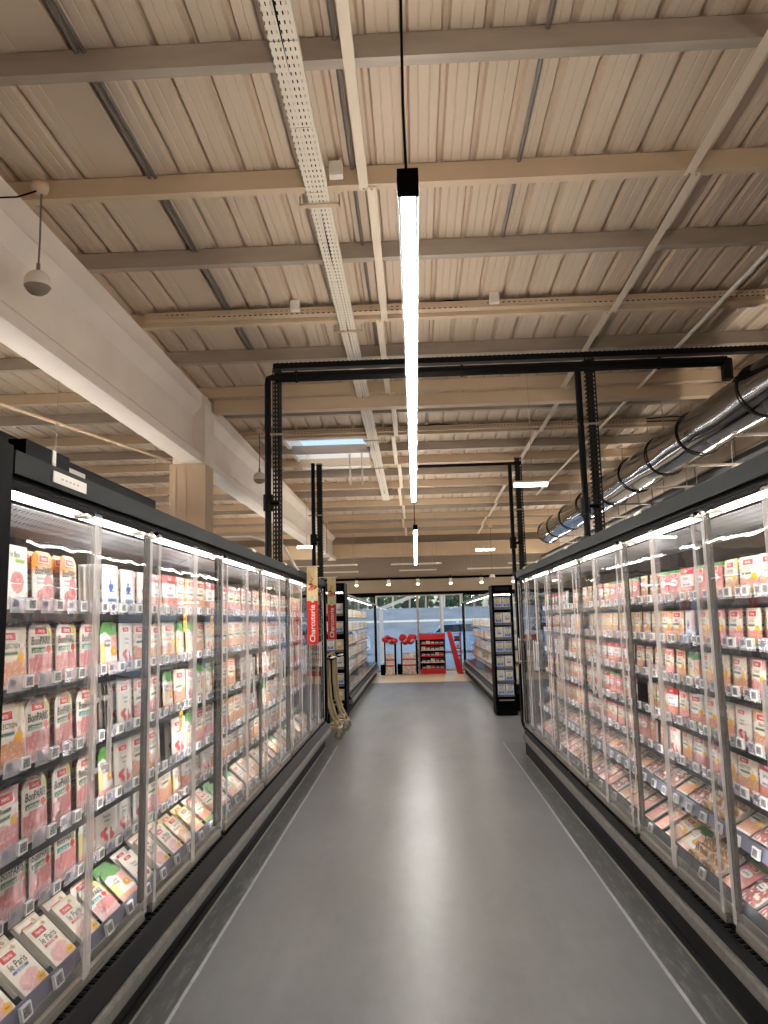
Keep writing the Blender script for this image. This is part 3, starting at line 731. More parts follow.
for s, g, ys, sd in ((-1, GL, (5.6, 7.0, 7.75), 'left'), (1, GR, (4.1, 6.1, 7.6, 8.5), 'right')):
    for k, y in enumerate(ys):
        m = MB(); m.box(s * (g - .0285), s * (g - .04), y, y + .11, 2.128, 2.1405); m.box(s * (g - .03), s * (g + .03), y, y + .11, 2.1405, 2.148)
        top(m, 'fascia_clip', M['white'], 'white clip on the fascia edge of the %s chillers, %s from the camera' % (sd, ORD[k]), 'clip', 'clips on the %s chillers' % sd)
# ------------------------------------------------------------------ packets
def hsh(a, b, c=0.0):
    v = math.sin(a * 127.1 + b * 311.7 + c * 74.7) * 43758.5453
    return v - math.floor(v)
def vn(u, v, s, c=0.0):
    x, y = u * s, v * s; i, j = math.floor(x), math.floor(y); a, b = x - i, y - j
    a = a * a * (3 - 2 * a); b = b * b * (3 - 2 * b)
    return (hsh(i, j, c) * (1 - a) + hsh(i + 1, j, c) * a) * (1 - b) + (hsh(i, j + 1, c) * (1 - a) + hsh(i + 1, j + 1, c) * a) * b
def mixc(a, b, t): return tuple(x + (y - x) * t for x, y in zip(a, b))
C = {k: lin(v) for k, v in dict(cream='f1e6cf', white='f4f1ee', orange='ee9a3c', yellow='ecd56a', lime='c9c765', dred='8e1f2c', red='d2323a', pink='e6a3a2', pink2='f0c3be', rose='cd7676',
     fat='f6dcd6', green='3f8f3f', lgreen='9cc45a', teal='2e9a9c', dgreen='4e7a63', blue='3d62b4', lblue='a9c4ea', grey='cfc9c6', brown='8a5a44', salmon='e59c7c', meat='b9555a', badge='f5b52c', beige='e3cdb0', slate='6b7078', violet='8f8bb8', wood='c8a274').items()}
def ell(u, v, cu, cv, ru, rv): return ((u - cu) / ru) ** 2 + ((v - cv) / rv) ** 2 < 1
def rct(u, v, a, b, c, d): return a < u < b and c < v < d
def ham(u, v, c1='pink', c2='rose', s=0):
    t = vn(u + s, v, 7, s) * .9 + .22 * math.sin((u * .8 + v * 1.3 + .7 * vn(u, v, 5, s)) * 13)
    c = mixc(C[c1], C[c2], max(0, min(1, .25 + .55 * t)))
    if abs((vn(u + s, v * 1.6, 6, s + 3) - .5)) < .018: c = mixc(c, C['fat'], .7)
    return c
def slices(u, v, c1, c2, s=0, k=5.0):
    """overlapping round slices"""
    best = None
    for j in range(7):
        for i in range(5):
            cu, cv = .1 + i * .2 + .1 * (j % 2) + .03 * hsh(i, j, s), .62 - j * .095
            d = ((u - cu) / .17) ** 2 + ((v - cv) / .11) ** 2
            if d < 1: best = d
    if best is None: return mixc(C[c1], C[c2], .5)
    if best > .84: return mixc(C[c1], C['fat'], .55)
    return mixc(C[c1], C[c2], .15 + .5 * vn(u, v, 18, s))
def edge(u, v, c, k): return c
D = {}
def design(n):
    def deco(f): D[n] = f; return f
    return deco
@design('pouch_orange')
def _(u, v):
    c = C['white'] if v < .62 else mixc(C['white'], C['orange'], min(1, (v - .62) / .2 + abs(u - .5) * .9))
    if v > .9 and rct(u, v, .2, .8, .9, 1): c = C['orange']
    if ell(u, v, .72, .42, .26, .20) or ell(u, v, .5, .26, .34, .13): c = ham(u, v)
    if ell(u, v, .74, .36, .14, .08): c = ham(u, v, 'rose', 'red', 2)
    if v < .18: c = mixc(C['white'], C['pink2'], vn(u, v, 9))
    return c
def bon(lab):
    def f(u, v):
        c = mixc(C['cream'], C['white'], .4)
        if (u > .60 and v > .79) or u > .95: c = mixc(C['lime'], C['yellow'], vn(u, v, 5))
        if v > .945: c = C['dred']
        if v < .50: c = ham(u, v, 'pink', 'rose')
        if v < .5 and v > .44 and u < .2: c = C['fat']
        if v < .22: c = mixc(c, C['white'], .30)
        if rct(u, v, .10, .62, .50, .585): c = C[lab]
        if ell(u, v, .80, .56, .13, .065): c = C['red']
        if v < .03 or u < .03: c = mixc(C['white'], C['pink2'], .5)
        return c
    return f
D['pouch_cream_green'] = bon('dgreen'); D['pouch_cream_teal'] = bon('teal')
def bare(band, c1, c2, s, top_='beige'):
    def f(u, v):
        c = mixc(C['cream'], C['white'], .3) if v > .46 + .03 * math.sin(u * 9 + s) else slices(u, v, c1, c2, s)
        if v > .74 and abs(u - .5) > .30 + .06 * math.sin(v * 20 + s): c = mixc(C[top_], c, .25)
        if .55 < v < .74 and vn(u, v, 13, s) > .70: c = mixc(c, C[c1], .6)
        if v > .965: c = C[top_]
        if rct(u, v, .14, .66, .535, .585): c = C['dgreen'] if s % 2 else C['orange']
        if ell(u, v, .80, .50, .14, .075): c = C['badge'] if s % 3 else C['lgreen']
        if band and .06 < v < .17: c = C[band]
        if v < .06: c = mixc(C['white'], C['grey'], .4)
        return c
    return f
D['pouch_beige'] = bare(None, 'salmon', 'wood', 1)
D['pouch_yellow'] = bare(None, 'wood', 'salmon', 4, 'yellow'); D['pouch_band'] = bare('lgreen', 'salmon', 'rose', 7, 'cream')
D['pouch_salami'] = bare(None, 'pink', 'rose', 11, 'rose'); D['pouch_amber'] = bare('badge', 'salmon', 'wood', 13, 'orange')
@design('carton_white')
def _(u, v):
    c = C['white']
    if ell(u, v, .52, .44, .30, .17): c = ham(u, v, 'pink', 'rose', 5)
    if rct(u, v, .45, .85, .74, .79): c = C['lgreen']
    if v < .22 and vn(u, v, 14) > .62: c = C['grey']
    return c
@design('pouch_blue')
def _(u, v):
    c = C['white']
    if ell(u, v, .45, .55, .16, .07) or rct(u, v, .30, .62, .42, .47) or rct(u, v, .38, .5, .47, .68): c = C['blue']
    if rct(u, v, .2, .8, .22, .31): c = C['lblue']
    if u > .78 and v > .35: c = C['pink2']
    if ell(u, v, .45, .84, .14, .055) and not ell(u, v, .45, .84, .11, .04): c = C['grey']
    return c
@design('pouch_red_meat')
def _(u, v):
    c = mixc(C['white'], C['beige'], .35)
    if (ell(u, v, .45, .33, .28, .10) or ell(u, v, .58, .22, .25, .08)) and vn(u, v, 9, 4) > .36: c = mixc(C['red'], C['rose'], vn(u, v, 12))
    if v < .10: c = C['grey']
    if u < .03 or u > .97: c = C['grey']
    return c
@design('pouch_green')
def _(u, v):
    c = C['white']
    if v > .74 + .05 * math.sin(u * 7): c = mixc(C['green'], C['lgreen'], .3 * vn(u, v, 10))
    if u > .6 and v > .32 and v < .74: c = mixc(C['pink2'], C['salmon'], vn(u, v, 6))
    if ell(u, v, .74, .42, .2, .09): c = C['badge']
    if u < .26 and v < .6: c = mixc(C['yellow'], C['cream'], .4)
    if v < .22: c = mixc(C['pink2'], C['orange'], .4 * vn(u, v, 8))
    return c
def paris(strip):
    def f(u, v):
        c = mixc(C['cream'], C['white'], .3)
        if v < .40 and (ell(u, v, .40, .22, .32, .15) or ell(u, v, .62, .30, .26, .10) or ell(u, v, .55, .10, .3, .1)): c = ham(u, v, 'pink2', 'pink', 6)
        if rct(u, v, .16, .78, .445, .51): c = C[strip]
        if ell(u, v, .80, .14, .17, .09): c = C['badge']
        if ell(u, v, .74, .88, .10, .04): c = C['wood']
        if v > .965: c = C['beige']
        return c
    return f
D['carton_red'] = paris('red'); D['carton_blue'] = paris('blue')
@design('pouch_pink')
def _(u, v):
    c = mixc(C['rose'], C['pink'], vn(u, v, 5))
    if ell(u, v, .5, .60, .30, .12): c = C['white']
    if v > .9: c = C['green']
    if v < .35: c = mixc(C['pink2'], C['salmon'], vn(u, v, 7, 2))
    return c
@design('pouch_redtop')
def _(u, v):
    c = mixc(C['white'], C['pink2'], .3 * vn(u, v, 6))
    if v > .80: c = mixc(C['red'], C['dred'], vn(u, v, 4))
    if v < .42: c = ham(u, v, 'salmon', 'rose', 8)
    if rct(u, v, .2, .8, .45, .52): c = C['violet']
    return c
@design('tray_meat')
def _(u, v):
    c = mixc(C['meat'], C['brown'], vn(u, v, 8, 3))
    if vn(u, v, 14, 5) > .66: c = mixc(C['fat'], C['pink2'], .5)
    if u < .05 or u > .95 or v < .05 or v > .95: c = C['grey']
    if rct(u, v, .28, .62, .52, .80): c = C['white']
    if rct(u, v, .34, .56, .58, .63) or rct(u, v, .34, .5, .68, .72): c = C['slate']
    return c
@design('fillet_salmon')
def _(u, v):
    c = mixc(C['salmon'], C['pink'], .5 + .5 * math.sin(v * 26 + 3 * vn(u, v, 4)))
    if u < .06 or u > .94 or v > .94 or v < .06: c = C['fat']
    if ell(u, v, .5, .7, .24, .13): c = C['cream']
    return c
@design('bag_brown')
def _(u, v):
    t = .5 + .5 * math.sin(v * 19 + 4 * vn(u, v, 3, 6))
    c = mixc(C['wood'], C['brown'], t * .8)
    if vn(u, v, 16, 9) > .68: c = C['beige']
    if u < .06 or u > .94: c = mixc(C['grey'], C['beige'], .5)
    return c
@design('cheese_blue')
def _(u, v):
    c = mixc(C['white'], C['lblue'], .6 if v < .6 else .15)
    if ell(u, v, .5, .62, .28, .16): c = C['yellow']
    if rct(u, v, .15, .85, .18, .34): c = C['blue']
    if rct(u, v, .1, .9, .86, .96): c = C['violet']
    return c
@design('cheese_pale')
def _(u, v):
    c = mixc(C['white'], C['cream'], vn(u, v, 4))
    if ell(u, v, .5, .55, .3, .2): c = mixc(C['lblue'], C['white'], .4)
    if rct(u, v, .2, .8, .3, .42): c = C['slate']
    return c
@design('cheese_gold')
def _(u, v):
    c = mixc(C['beige'], C['yellow'], .5 * vn(u, v, 5))
    if ell(u, v, .5, .6, .3, .15): c = C['white']
    if rct(u, v, .2, .8, .2, .32): c = C['orange']
    return c

# text printed on each design: (words, u, v, height, material, shear, max width)
BP = [('Herta', .48, .865, .075, 'inkw', 0, .4), ('BonPARIS', .47, .70, .15, 'ink', .15, .80)]
TX = {
    'pouch_orange': [('Herta', .5, .875, .075, 'inkw', 0, .36), ('BonPARIS', .47, .665, .15, 'ink', .15, .80), ('au torchon', .34, .545, .05, 'ink', 0, .4), ('sans nitrite', .3, .47, .045, 'tagg', 0, .4)],
    'pouch_cream_green': BP + [("A l'ETOUFFEE", .36, .543, .055, 'inkw', 0, .46)],
    'pouch_cream_teal': BP + [('-25% DE SEL', .36, .543, .055, 'inkw', 0, .46)],
    'pouch_beige': [('Herta', .36, .85, .085, 'inkw', 0, .36), ('SELECTION', .45, .69, .085, 'ink', .1, .75)],
    'pouch_yellow': [('Herta', .5, .855, .085, 'inkw', 0, .4), ('Tendre Noix', .5, .69, .08, 'ink', .1, .8)],
    'pouch_band': [('Herta', .5, .855, .085, 'inkw', 0, .4), ('le Bon', .5, .69, .09, 'inkg', .1, .6)],
    'pouch_salami': [('Herta', .5, .855, .085, 'inkw', 0, .4), ('Rosette', .5, .69, .09, 'ink', .1, .7)],
    'pouch_amber': [('Herta', .5, .855, .085, 'inkw', 0, .4), ('Bacon', .5, .69, .1, 'ink', .1, .7)],
    'carton_white': [('le Bon', .4, .86, .1, 'inkg', .1, .6)],
    'pouch_blue': [('Sans', .45, .62, .05, 'inkw', 0, .3), ('CONSERVATION', .5, .265, .05, 'ink', 0, .55)],
    'pouch_red_meat': [('Herta', .42, .86, .07, 'inkw', 0, .34), ('Tranches', .45, .66, .07, 'ink', .1, .6), ('fumees', .45, .57, .06, 'ink', .1, .5)],
    'pouch_green': [('Le Bon', .34, .63, .07, 'ink', .2, .5), ('Poulet', .34, .54, .08, 'ink', .2, .5), ('4', .74, .42, .09, 'inkw', 0, .2)],
    'carton_red': [('Herta', .4, .79, .09, 'inkw', 0, .4), ('le Paris', .5, .60, .16, 'ink', .12, .8), ("A L'ETOUFFEE", .47, .478, .045, 'inkw', 0, .55), ('+4 tr.', .8, .14, .06, 'ink', 0, .26)],
    'carton_blue': [('Herta', .4, .79, .09, 'inkw', 0, .4), ('le Paris', .5, .60, .16, 'ink', .12, .8), ('SEL REDUIT', .47, .478, .045, 'inkw', 0, .55), ('+4 tr.', .8, .14, .06, 'ink', 0, .26)],
    'pouch_pink': [('Herta', .5, .82, .08, 'inkw', 0, .4), ('Lardons', .5, .6, .1, 'ink', .1, .5)],
    'pouch_redtop': [('Herta', .5, .9, .08, 'inkw', 0, .4), ('Jambon', .5, .68, .11, 'ink', .1, .7), ('cru', .5, .485, .05, 'inkw', 0, .3)],
    'fillet_salmon': [('Bacon', .5, .7, .09, 'ink', .1, .4)],
    'cheese_blue': [('FROMAGE', .5, .26, .1, 'inkw', 0, .6)],
}
LOGO = {'pouch_beige': (.36, .85, .25, .062), 'pouch_yellow': (.5, .855, .27, .068), 'pouch_band': (.5, .855, .27, .068), 'pouch_salami': (.5, .855, .27, .068), 'pouch_amber': (.5, .855, .27, .068), 'pouch_pink': (.5, .82, .25, .06), 'pouch_orange': (.5, .875, .24, .055), 'pouch_cream_green': (.48, .865, .26, .055), 'pouch_cream_teal': (.48, .865, .26, .055), 'pouch_red_meat': (.42, .86, .22, .05), 'carton_red': (.4, .79, .26, .07), 'carton_blue': (.4, .79, .26, .07)}
SIZE = {'carton_white': (.175, .24, .016), 'carton_red': (.165, .19, .014), 'carton_blue': (.165, .19, .014), 'pouch_blue': (.165, .235, .014), 'tray_meat': (.165, .15, .022), 'fillet_salmon': (.13, .175, .018), 'bag_brown': (.19, .16, .05)}
BOXY = ('carton_white', 'carton_red', 'carton_blue', 'cheese_blue', 'cheese_pale', 'cheese_gold')
ROUND = ('pouch_orange', 'pouch_cream_green', 'pouch_cream_teal', 'pouch_green')
def pack_mesh(n, h=None):
    w, hh, t = SIZE.get(n, (.184, .238, .009) if n in ROUND else (.172, .178, .010))
    if h: w, hh = w * (h / hh if n not in ROUND else 1), h
    if n.startswith('cheese'): w, hh, t = .24, .17, .12
    f = D[n]; boxy = n in BOXY
    lo = n.startswith('cheese')
    NU, NV = (10, 10) if lo else (26, 36)
    def half(v):
        if n in ROUND and v > .78:
            q = (v - .78) / .22; return .5 * (1 - .42 * q ** 3)
        if n == 'bag_brown': return .5 * (1 - .12 * math.cos(v * PI) ** 2)
        return .5
    def depth(u, v):
        if boxy: return t
        e = (1 - abs(2 * u - 1) ** 3) * (1 - abs(2 * v - 1) ** 4)
        b = t * (.45 + .55 * e)
        if n == 'bag_brown': b *= .8 + .3 * math.sin(v * 19)
        elif not boxy: b *= .88 + .24 * vn(u, v, 6, len(n))
        return b
    def P(u, v, off=0.0): return ((u - .5) * 2 * half(v) * w, -depth(u, v) - off, v * hh)
    vs, cs, fs, mi = [], [], [], []
    for j in range(NV + 1):
        for i in range(NU + 1):
            u, v = i / NU, j / NV
            vs.append(P(u, v)); cs.append(f(min(max(u, .001), .999), min(max(v, .001), .999)))
    R = NU + 1
    for j in range(NV):
        for i in range(NU):
            a = j * R + i; fs.append((a, a + 1, a + R + 1, a + R)); mi.append(0)
    # back face and rim
    b = len(vs)
    rim = [(i, 0) for i in range(NU)] + [(NU, j) for j in range(NV)] + [(NU - i, NV) for i in range(NU)] + [(0, NV - j) for j in range(NV)]
    for i, j in rim:
        x, y, z = vs[j * R + i]; vs.append((x, 0.0, z)); cs.append(mixc(cs[j * R + i], C['white'], .25))
    for k, (i, j) in enumerate(rim):
        k2 = (k + 1) % len(rim); i2, j2 = rim[k2]
        fs.append((b + k, b + k2, j2 * R + i2, j * R + i)); mi.append(0)
    fs.append(tuple(range(b + len(rim) - 1, b - 1, -1))); mi.append(0)
    mats = [M['card'] if boxy else M['foil'], M['ink'], M['inkw'], M['inkg'], M['inkr'], M['tagg'], M['red']]
    idx = {'ink': 1, 'inkw': 2, 'inkg': 3, 'inkr': 4, 'tagg': 5}
    if n in LOGO:
        cu, cv, lw, lh = LOGO[n]; g = 6; b = len(vs)
        for off, sx, mm in ((.0006, 1.12, 2), (.0012, 1.0, 6)):
            b = len(vs)
            for j in (0, 1):
                for i in range(g + 1):
                    vs.append(P(cu + (i / g - .5) * 2 * lw * sx, cv + (j - .5) * 2 * lh * (1 + (sx - 1) * 2), off)); cs.append(C['red'])
            for i in range(g): fs.append((b + i, b + i + 1, b + g + 1 + i + 1, b + g + 1 + i)); mi.append(mm)
    for body, cu, cv, hgt, mt, shear, mw in TX.get(n, []):
        tv, tf, tw = text_geo(body, 1.0, shear, .012)
        k = hgt * hh * 1.25
        kx = min(k, mw * w / tw)
        b = len(vs)
        for x, y in tv:
            u = cu + x * kx / w; v = cv + y * k / hh
            vs.append(P(min(max(u, 0), 1), min(max(v, 0), 1), .0019)); cs.append(C['white'])
        for q in tf: fs.append(tuple(b + z for z in q)); mi.append(idx[mt])
    me = bpy.data.meshes.new(n); me.from_pydata(vs, [], fs)
    for mm in mats: me.materials.append(mm)
    me.polygons.foreach_set('material_index', mi)
    at = me.color_attributes.new('print', 'FLOAT_COLOR', 'POINT')
    at.data.foreach_set('color', [x for c in cs for x in (*c, 1.0)])
    me.update()
    return me
PM = {}
def pm(n, h=None):
    if (n, h) not in PM: PM[(n, h)] = pack_mesh(n, h)
    return PM[(n, h)]
LOOK = {'pouch_orange': ('ham_pouch', 'orange topped ham pouch'), 'pouch_cream_green': ('ham_pouch', 'cream ham pouch with green strip'), 'pouch_cream_teal': ('ham_pouch', 'cream ham pouch with teal strip'),
        'pouch_beige': ('sliced_meat_pack', 'beige sliced meat pack'), 'pouch_yellow': ('sliced_meat_pack', 'yellow edged sliced meat pack'), 'pouch_band': ('sliced_meat_pack', 'sliced meat pack with green band'),
        'pouch_salami': ('sliced_meat_pack', 'red topped salami pack'), 'pouch_amber': ('sliced_meat_pack', 'amber sliced meat pack'), 'carton_white': ('ham_carton', 'tall white ham carton'),
        'pouch_blue': ('poultry_pouch', 'white and blue pouch'), 'pouch_red_meat': ('smoked_meat_pouch', 'pale pouch with red meat picture'), 'pouch_green': ('poultry_pouch', 'green topped poultry pouch'),
        'carton_red': ('ham_carton', 'cream ham carton with red strip'), 'carton_blue': ('ham_carton', 'cream ham carton with blue strip'), 'pouch_pink': ('bacon_pouch', 'pink bacon pouch'),
        'pouch_redtop': ('bacon_pouch', 'red topped white pouch'), 'tray_meat': ('meat_tray', 'clear tray of dark meat'), 'fillet_salmon': ('bacon_pouch', 'salmon pink fillet pack'), 'bag_brown': ('sausage_bag', 'clear bag of brown sausages')}
CATS = {'ham_pouch': 'ham packet', 'sliced_meat_pack': 'meat packet', 'ham_carton': 'ham carton', 'poultry_pouch': 'poultry packet', 'smoked_meat_pouch': 'meat packet', 'bacon_pouch': 'bacon packet', 'meat_tray': 'meat tray', 'sausage_bag': 'sausage bag'}
COUNT = {}
LEFT_OVER = {}
def put(dn, loc, rotz, tilt, label, group, h=None, roll=0.0):
    nm = LOOK[dn][0]
    if COUNT.get(nm, 0) >= 298:
        LEFT_OVER.setdefault(nm, []).append((pm(dn, h), Matrix.Translation(loc) @ Euler((tilt, roll, rotz)).to_matrix().to_4x4())); return None
    COUNT[nm] = COUNT.get(nm, 0) + 1
    o = bpy.data.objects.new(nm, pm(dn, h)); COL.objects.link(o)
    o.location = loc; o.rotation_euler = (tilt, roll, rotz)
    return tag(o, label, CATS[nm], group)

# shelf-edge labels: clear lavender flap with a small electronic tag
def tag_mesh(flap):
    m = MB()
    if flap:
        m.box(-.085, .085, -.002, .0, -.012, .046, 0)
        m.box(-.07, -.03, -.0026, -.002, .010, .034, 3)
    m.box(.018, .083, -.014, -.003, -.002, .042, 1)
    m.box(.027, .074, -.0146, -.014, .005, .036, 2)
    for i in range(4):
        for j in range(3):
            if hsh(i, j, 2) > .35: m.box(.030 + i * .011, .038 + i * .011, -.0150, -.0146, .008 + j * .009, .014 + j * .009, 4)
    o = m.build('t', [M['flap'], M['tagw'], M['tagg'], M['railv'], M['tagk']]); me = o.data; bpy.data.objects.remove(o); return me
TAGM = {True: tag_mesh(True), False: tag_mesh(False)}
TAGN = [0]; TAG_OVER = []
def put_tag(loc, rotz, tilt, flap, label, group):
    if TAGN[0] >= 298:
        TAG_OVER.append((TAGM[flap], Matrix.Translation(loc) @ Euler((tilt, 0, rotz)).to_matrix().to_4x4())); return
    TAGN[0] += 1
    o = bpy.data.objects.new('shelf_label', TAGM[flap]); COL.objects.link(o)
    o.location = loc; o.rotation_euler = (tilt, 0, rotz); tag(o, label, 'price label', group)

SHN = ['top', 'second', 'third', 'fourth', 'fifth', 'sixth']
NEARL = [
    ['carton_white', 'carton_white', 'pouch_orange', 'pouch_orange', None, 'pouch_blue', 'pouch_blue', 'pouch_blue', 'pouch_redtop', 'pouch_redtop', 'pouch_salami', 'pouch_amber', 'pouch_amber'],
    ['pouch_beige', 'pouch_beige', 'pouch_cream_green', 'pouch_cream_green', 'pouch_cream_teal', 'pouch_green', 'pouch_red_meat', 'pouch_beige', 'pouch_yellow', 'pouch_yellow', 'pouch_green', 'pouch_green'],
    ['pouch_beige', 'pouch_beige', 'pouch_cream_green', 'pouch_cream_green', 'pouch_cream_teal', None, 'pouch_red_meat', 'pouch_salami', 'pouch_salami', 'pouch_green', 'pouch_band', 'pouch_red_meat'],
    ['pouch_beige', 'pouch_salami', 'pouch_cream_green', 'pouch_cream_green', 'pouch_cream_green', 'pouch_green', 'pouch_red_meat', 'pouch_beige', 'pouch_beige', None, 'pouch_red_meat', 'pouch_green'],
    ['pouch_cream_green', 'pouch_cream_green', 'pouch_cream_green', 'pouch_cream_green', 'pouch_cream_teal', 'pouch_green', 'pouch_red_meat', 'pouch_red_meat', 'pouch_red_meat', 'pouch_salami', 'pouch_beige', 'pouch_green'],
    ['carton_blue', 'carton_blue', 'carton_red', 'carton_red', 'pouch_cream_teal', 'pouch_green', 'pouch_red_meat', 'carton_red', 'carton_red', 'pouch_yellow', 'pouch_yellow', 'pouch_band'],
]
FARL = ['pouch_red_meat', 'pouch_beige', 'pouch_yellow', 'pouch_green', 'pouch_amber', 'pouch_salami', 'pouch_cream_teal', 'pouch_redtop', 'pouch_band']
FARR = ['pouch_yellow', 'pouch_band', 'pouch_beige', 'pouch_salami', 'pouch_amber', 'pouch_pink', 'pouch_yellow', 'pouch_blue', 'pouch_redtop']
NEARR = [
    ['pouch_yellow', 'pouch_yellow', 'pouch_band', 'pouch_band', 'pouch_band', 'pouch_yellow', 'pouch_pink', 'pouch_pink', 'pouch_redtop', 'pouch_pink', 'pouch_pink', 'pouch_amber', 'pouch_yellow'],
    ['pouch_yellow', 'pouch_yellow', 'pouch_yellow', 'pouch_band', 'pouch_band', 'pouch_salami', 'pouch_salami', 'pouch_yellow', 'pouch_blue', 'pouch_amber', 'pouch_amber', 'pouch_yellow', 'pouch_beige'],
    ['pouch_yellow', 'pouch_beige', 'pouch_yellow', 'pouch_salami', 'pouch_salami', 'pouch_beige', 'pouch_beige', 'pouch_beige', 'pouch_green', 'pouch_amber', 'pouch_salami', 'pouch_yellow', 'pouch_amber'],
    ['pouch_yellow', 'pouch_yellow', 'pouch_amber', 'pouch_amber', 'pouch_amber', 'pouch_red_meat', 'pouch_beige', 'pouch_band', 'pouch_band', 'pouch_salami', 'pouch_redtop', 'pouch_amber', 'pouch_yellow'],
    ['pouch_yellow', 'pouch_red_meat', 'pouch_blue', 'pouch_blue', 'pouch_redtop', 'pouch_beige', 'pouch_beige', 'pouch_salami', 'pouch_salami', 'pouch_beige', 'pouch_red_meat', 'fillet_salmon', 'fillet_salmon'],
]
r2 = random.Random(5)
for side, s, g, rows, pit, ystart, yend in (('left', -1, GL, LROW, .225, 2.55, 10.05), ('right', 1, GR, RROW, .20, 2.30, 9.20)):
    rz = PI / 2 if s < 0 else -PI / 2
    n = int((yend - ystart) / pit)
    for r in range(5):
        prev = None
        for k in range(n):
            y = ystart + k * pit
            seq = NEARL[r] if s < 0 else NEARR[r][:2] + NEARR[r]
            if k < len(seq): dn = seq[k]
            else:
                dn = prev if (prev and r2.random() < .45) else r2.choice(FARL if s < 0 else FARR)
                if r2.random() < .05: dn = None
            if k >= len(seq): prev = dn
            fac = '%s place, %s shelf, %s chillers' % (ordinal(k + 1), SHN[r], side)
            grp = 'packets on the %s shelf of the %s chillers' % (SHN[r], side)
            ztag = rows[r] + .022
            if dn is None:
                dn = 'pouch_beige'; start = .14; q = 3; empty_front = True
            else: start = .0; q = 5; empty_front = False
            if k > 13: q = 1
            elif k > 8: q = 2
            h = None
            if s > 0 and dn != 'fillet_salmon': h = .178
            elif dn not in ROUND and s < 0 and dn not in BOXY: h = .232 if r2.random() < .7 else .222
            yaw = (r2.random() - .5) * .16
            for j in range(q):
                u = .252 + start + j * .023 + (.078 if s < 0 and r == 4 else 0)
                name = LOOK[dn][1]
                lab = '%s, front of %s' % (name, fac) if j == 0 else '%s, %s behind the front, %s' % (name, ('', 'one', 'two', 'three', 'four')[j], fac)
                dz = 0
                put(dn, (s * (g + u + (.012 if j else 0)), y + (.008 if j == 0 else -.004) + (r2.random() - .5) * (.004 if j == 0 else .014), rows[r] + .0012 + dz), rz + yaw + (0 if j == 0 else (r2.random() - .5) * .04), -.05, lab, grp, h)
            put_tag((s * (g + .2145 + (.078 if s < 0 and r == 4 else 0)), y, rows[r] + .006), rz, 0, True, 'small price label under %s' % fac, 'price labels on the %s shelf of the %s chillers' % (SHN[r], side))
    # bottom deck, packets lying back on the slope
    for k in range(n):
        y = ystart + k * pit
        fac = '%s place, bottom deck, %s chillers' % (ordinal(k + 1), side)
        grp = 'packets on the bottom deck of the %s chillers' % side
        if s < 0:
            dn = NEARL[5][k] if k < len(NEARL[5]) else r2.choice(['carton_red', 'pouch_yellow', 'pouch_beige', 'carton_blue', 'pouch_green'])
        else:
            dn = ['tray_meat', 'tray_meat', 'fillet_salmon', 'fillet_salmon', 'fillet_salmon', 'tray_meat', 'tray_meat', 'pouch_pink', 'bag_brown', 'bag_brown', 'pouch_green', 'pouch_yellow', 'fillet_salmon', 'fillet_salmon'][k] if k < 14 else r2.choice(['fillet_salmon', 'pouch_salami', 'pouch_beige', 'tray_meat'])
        q = 2 if k < 14 else 1
        if dn == 'bag_brown': q = 1
        tl = -.82 if s < 0 else -1.05
        yw = (r2.random() - .5) * .06
        for j in range(q):
            u = (.110 if s < 0 else .115) + j * (.037 if s < 0 else .118)
            z = .362 + (u - .10) * .30
            lab = '%s, leaning front of %s' % (LOOK[dn][1], fac) if j == 0 else '%s, %s behind the front, %s' % (LOOK[dn][1], ('', 'one', 'two')[j], fac)
            put(dn, (s * (g + u), y + (r2.random() - .5) * .006, z + .012), rz + yw, tl, lab, grp, None if dn in BOXY or dn in SIZE else .178)
        if k % 2 == 0 or s < 0:
            put_tag((s * (g + .063), y + .0, .372), rz, -.24, False, 'small price label under %s' % fac, 'price labels on the bottom deck of the %s chillers' % side)
    if s > 0:     # low sixth shelf with trays lying flat
        for k in range(n):
            y = ystart + k * pit
            fac = '%s place, low sixth shelf, right chillers' % ordinal(k + 1)
            dn = 'bag_brown' if k in (8, 9, 17, 24) else ('tray_meat' if k % 4 != 3 else 'pouch_beige')
            for j in range(1 if dn == 'bag_brown' else 2):
                put(dn, (s * (g + .20 + j * .085), y + (r2.random() - .5) * .01, .601 + .013), rz + (r2.random() - .5) * .10, -1.05, '%s, lying %s, %s' % (LOOK[dn][1], ('in front', 'behind')[j], fac), 'packets on the sixth shelf of the right chillers', None if dn in SIZE else .16)
            put_tag((s * (g + .157), y, .575), rz, -.2, False, 'small price label under %s' % fac, 'price labels on the sixth shelf of the right chillers')

def merge_over(name, items, label, cat):
    vs, fs, mi, cs, mats = [], [], [], [], []
    hasc = False
    for me, mw in items:
        b = len(vs); vs += [tuple(mw @ v.co) for v in me.vertices]
        ix = []
        for mt in me.materials:
            if mt not in mats: mats.append(mt)
            ix.append(mats.index(mt))
        for p in me.polygons: fs.append(tuple(b + i for i in p.vertices)); mi.append(ix[p.material_index])
        a = me.color_attributes.get('print')
        if a: hasc = True; cs += [x for d in a.data for x in d.color]
    me = bpy.data.meshes.new(name); me.from_pydata(vs, [], fs)
    for mt in mats: me.materials.append(mt)
    me.polygons.foreach_set('material_index', mi)
    if hasc: me.color_attributes.new('print', 'FLOAT_COLOR', 'POINT').data.foreach_set('color', cs)
    o = bpy.data.objects.new(name, me); COL.objects.link(o); tag(o, label, cat, None, 'stuff')
for nm, it in LEFT_OVER.items():
    merge_over(nm + '_rows', it, 'remaining %ss at the far end of the chiller shelves' % CATS[nm], CATS[nm] + 's')
if TAG_OVER: merge_over('shelf_label_rows', TAG_OVER, 'remaining small price labels at the far end of the chiller shelves', 'price labels')
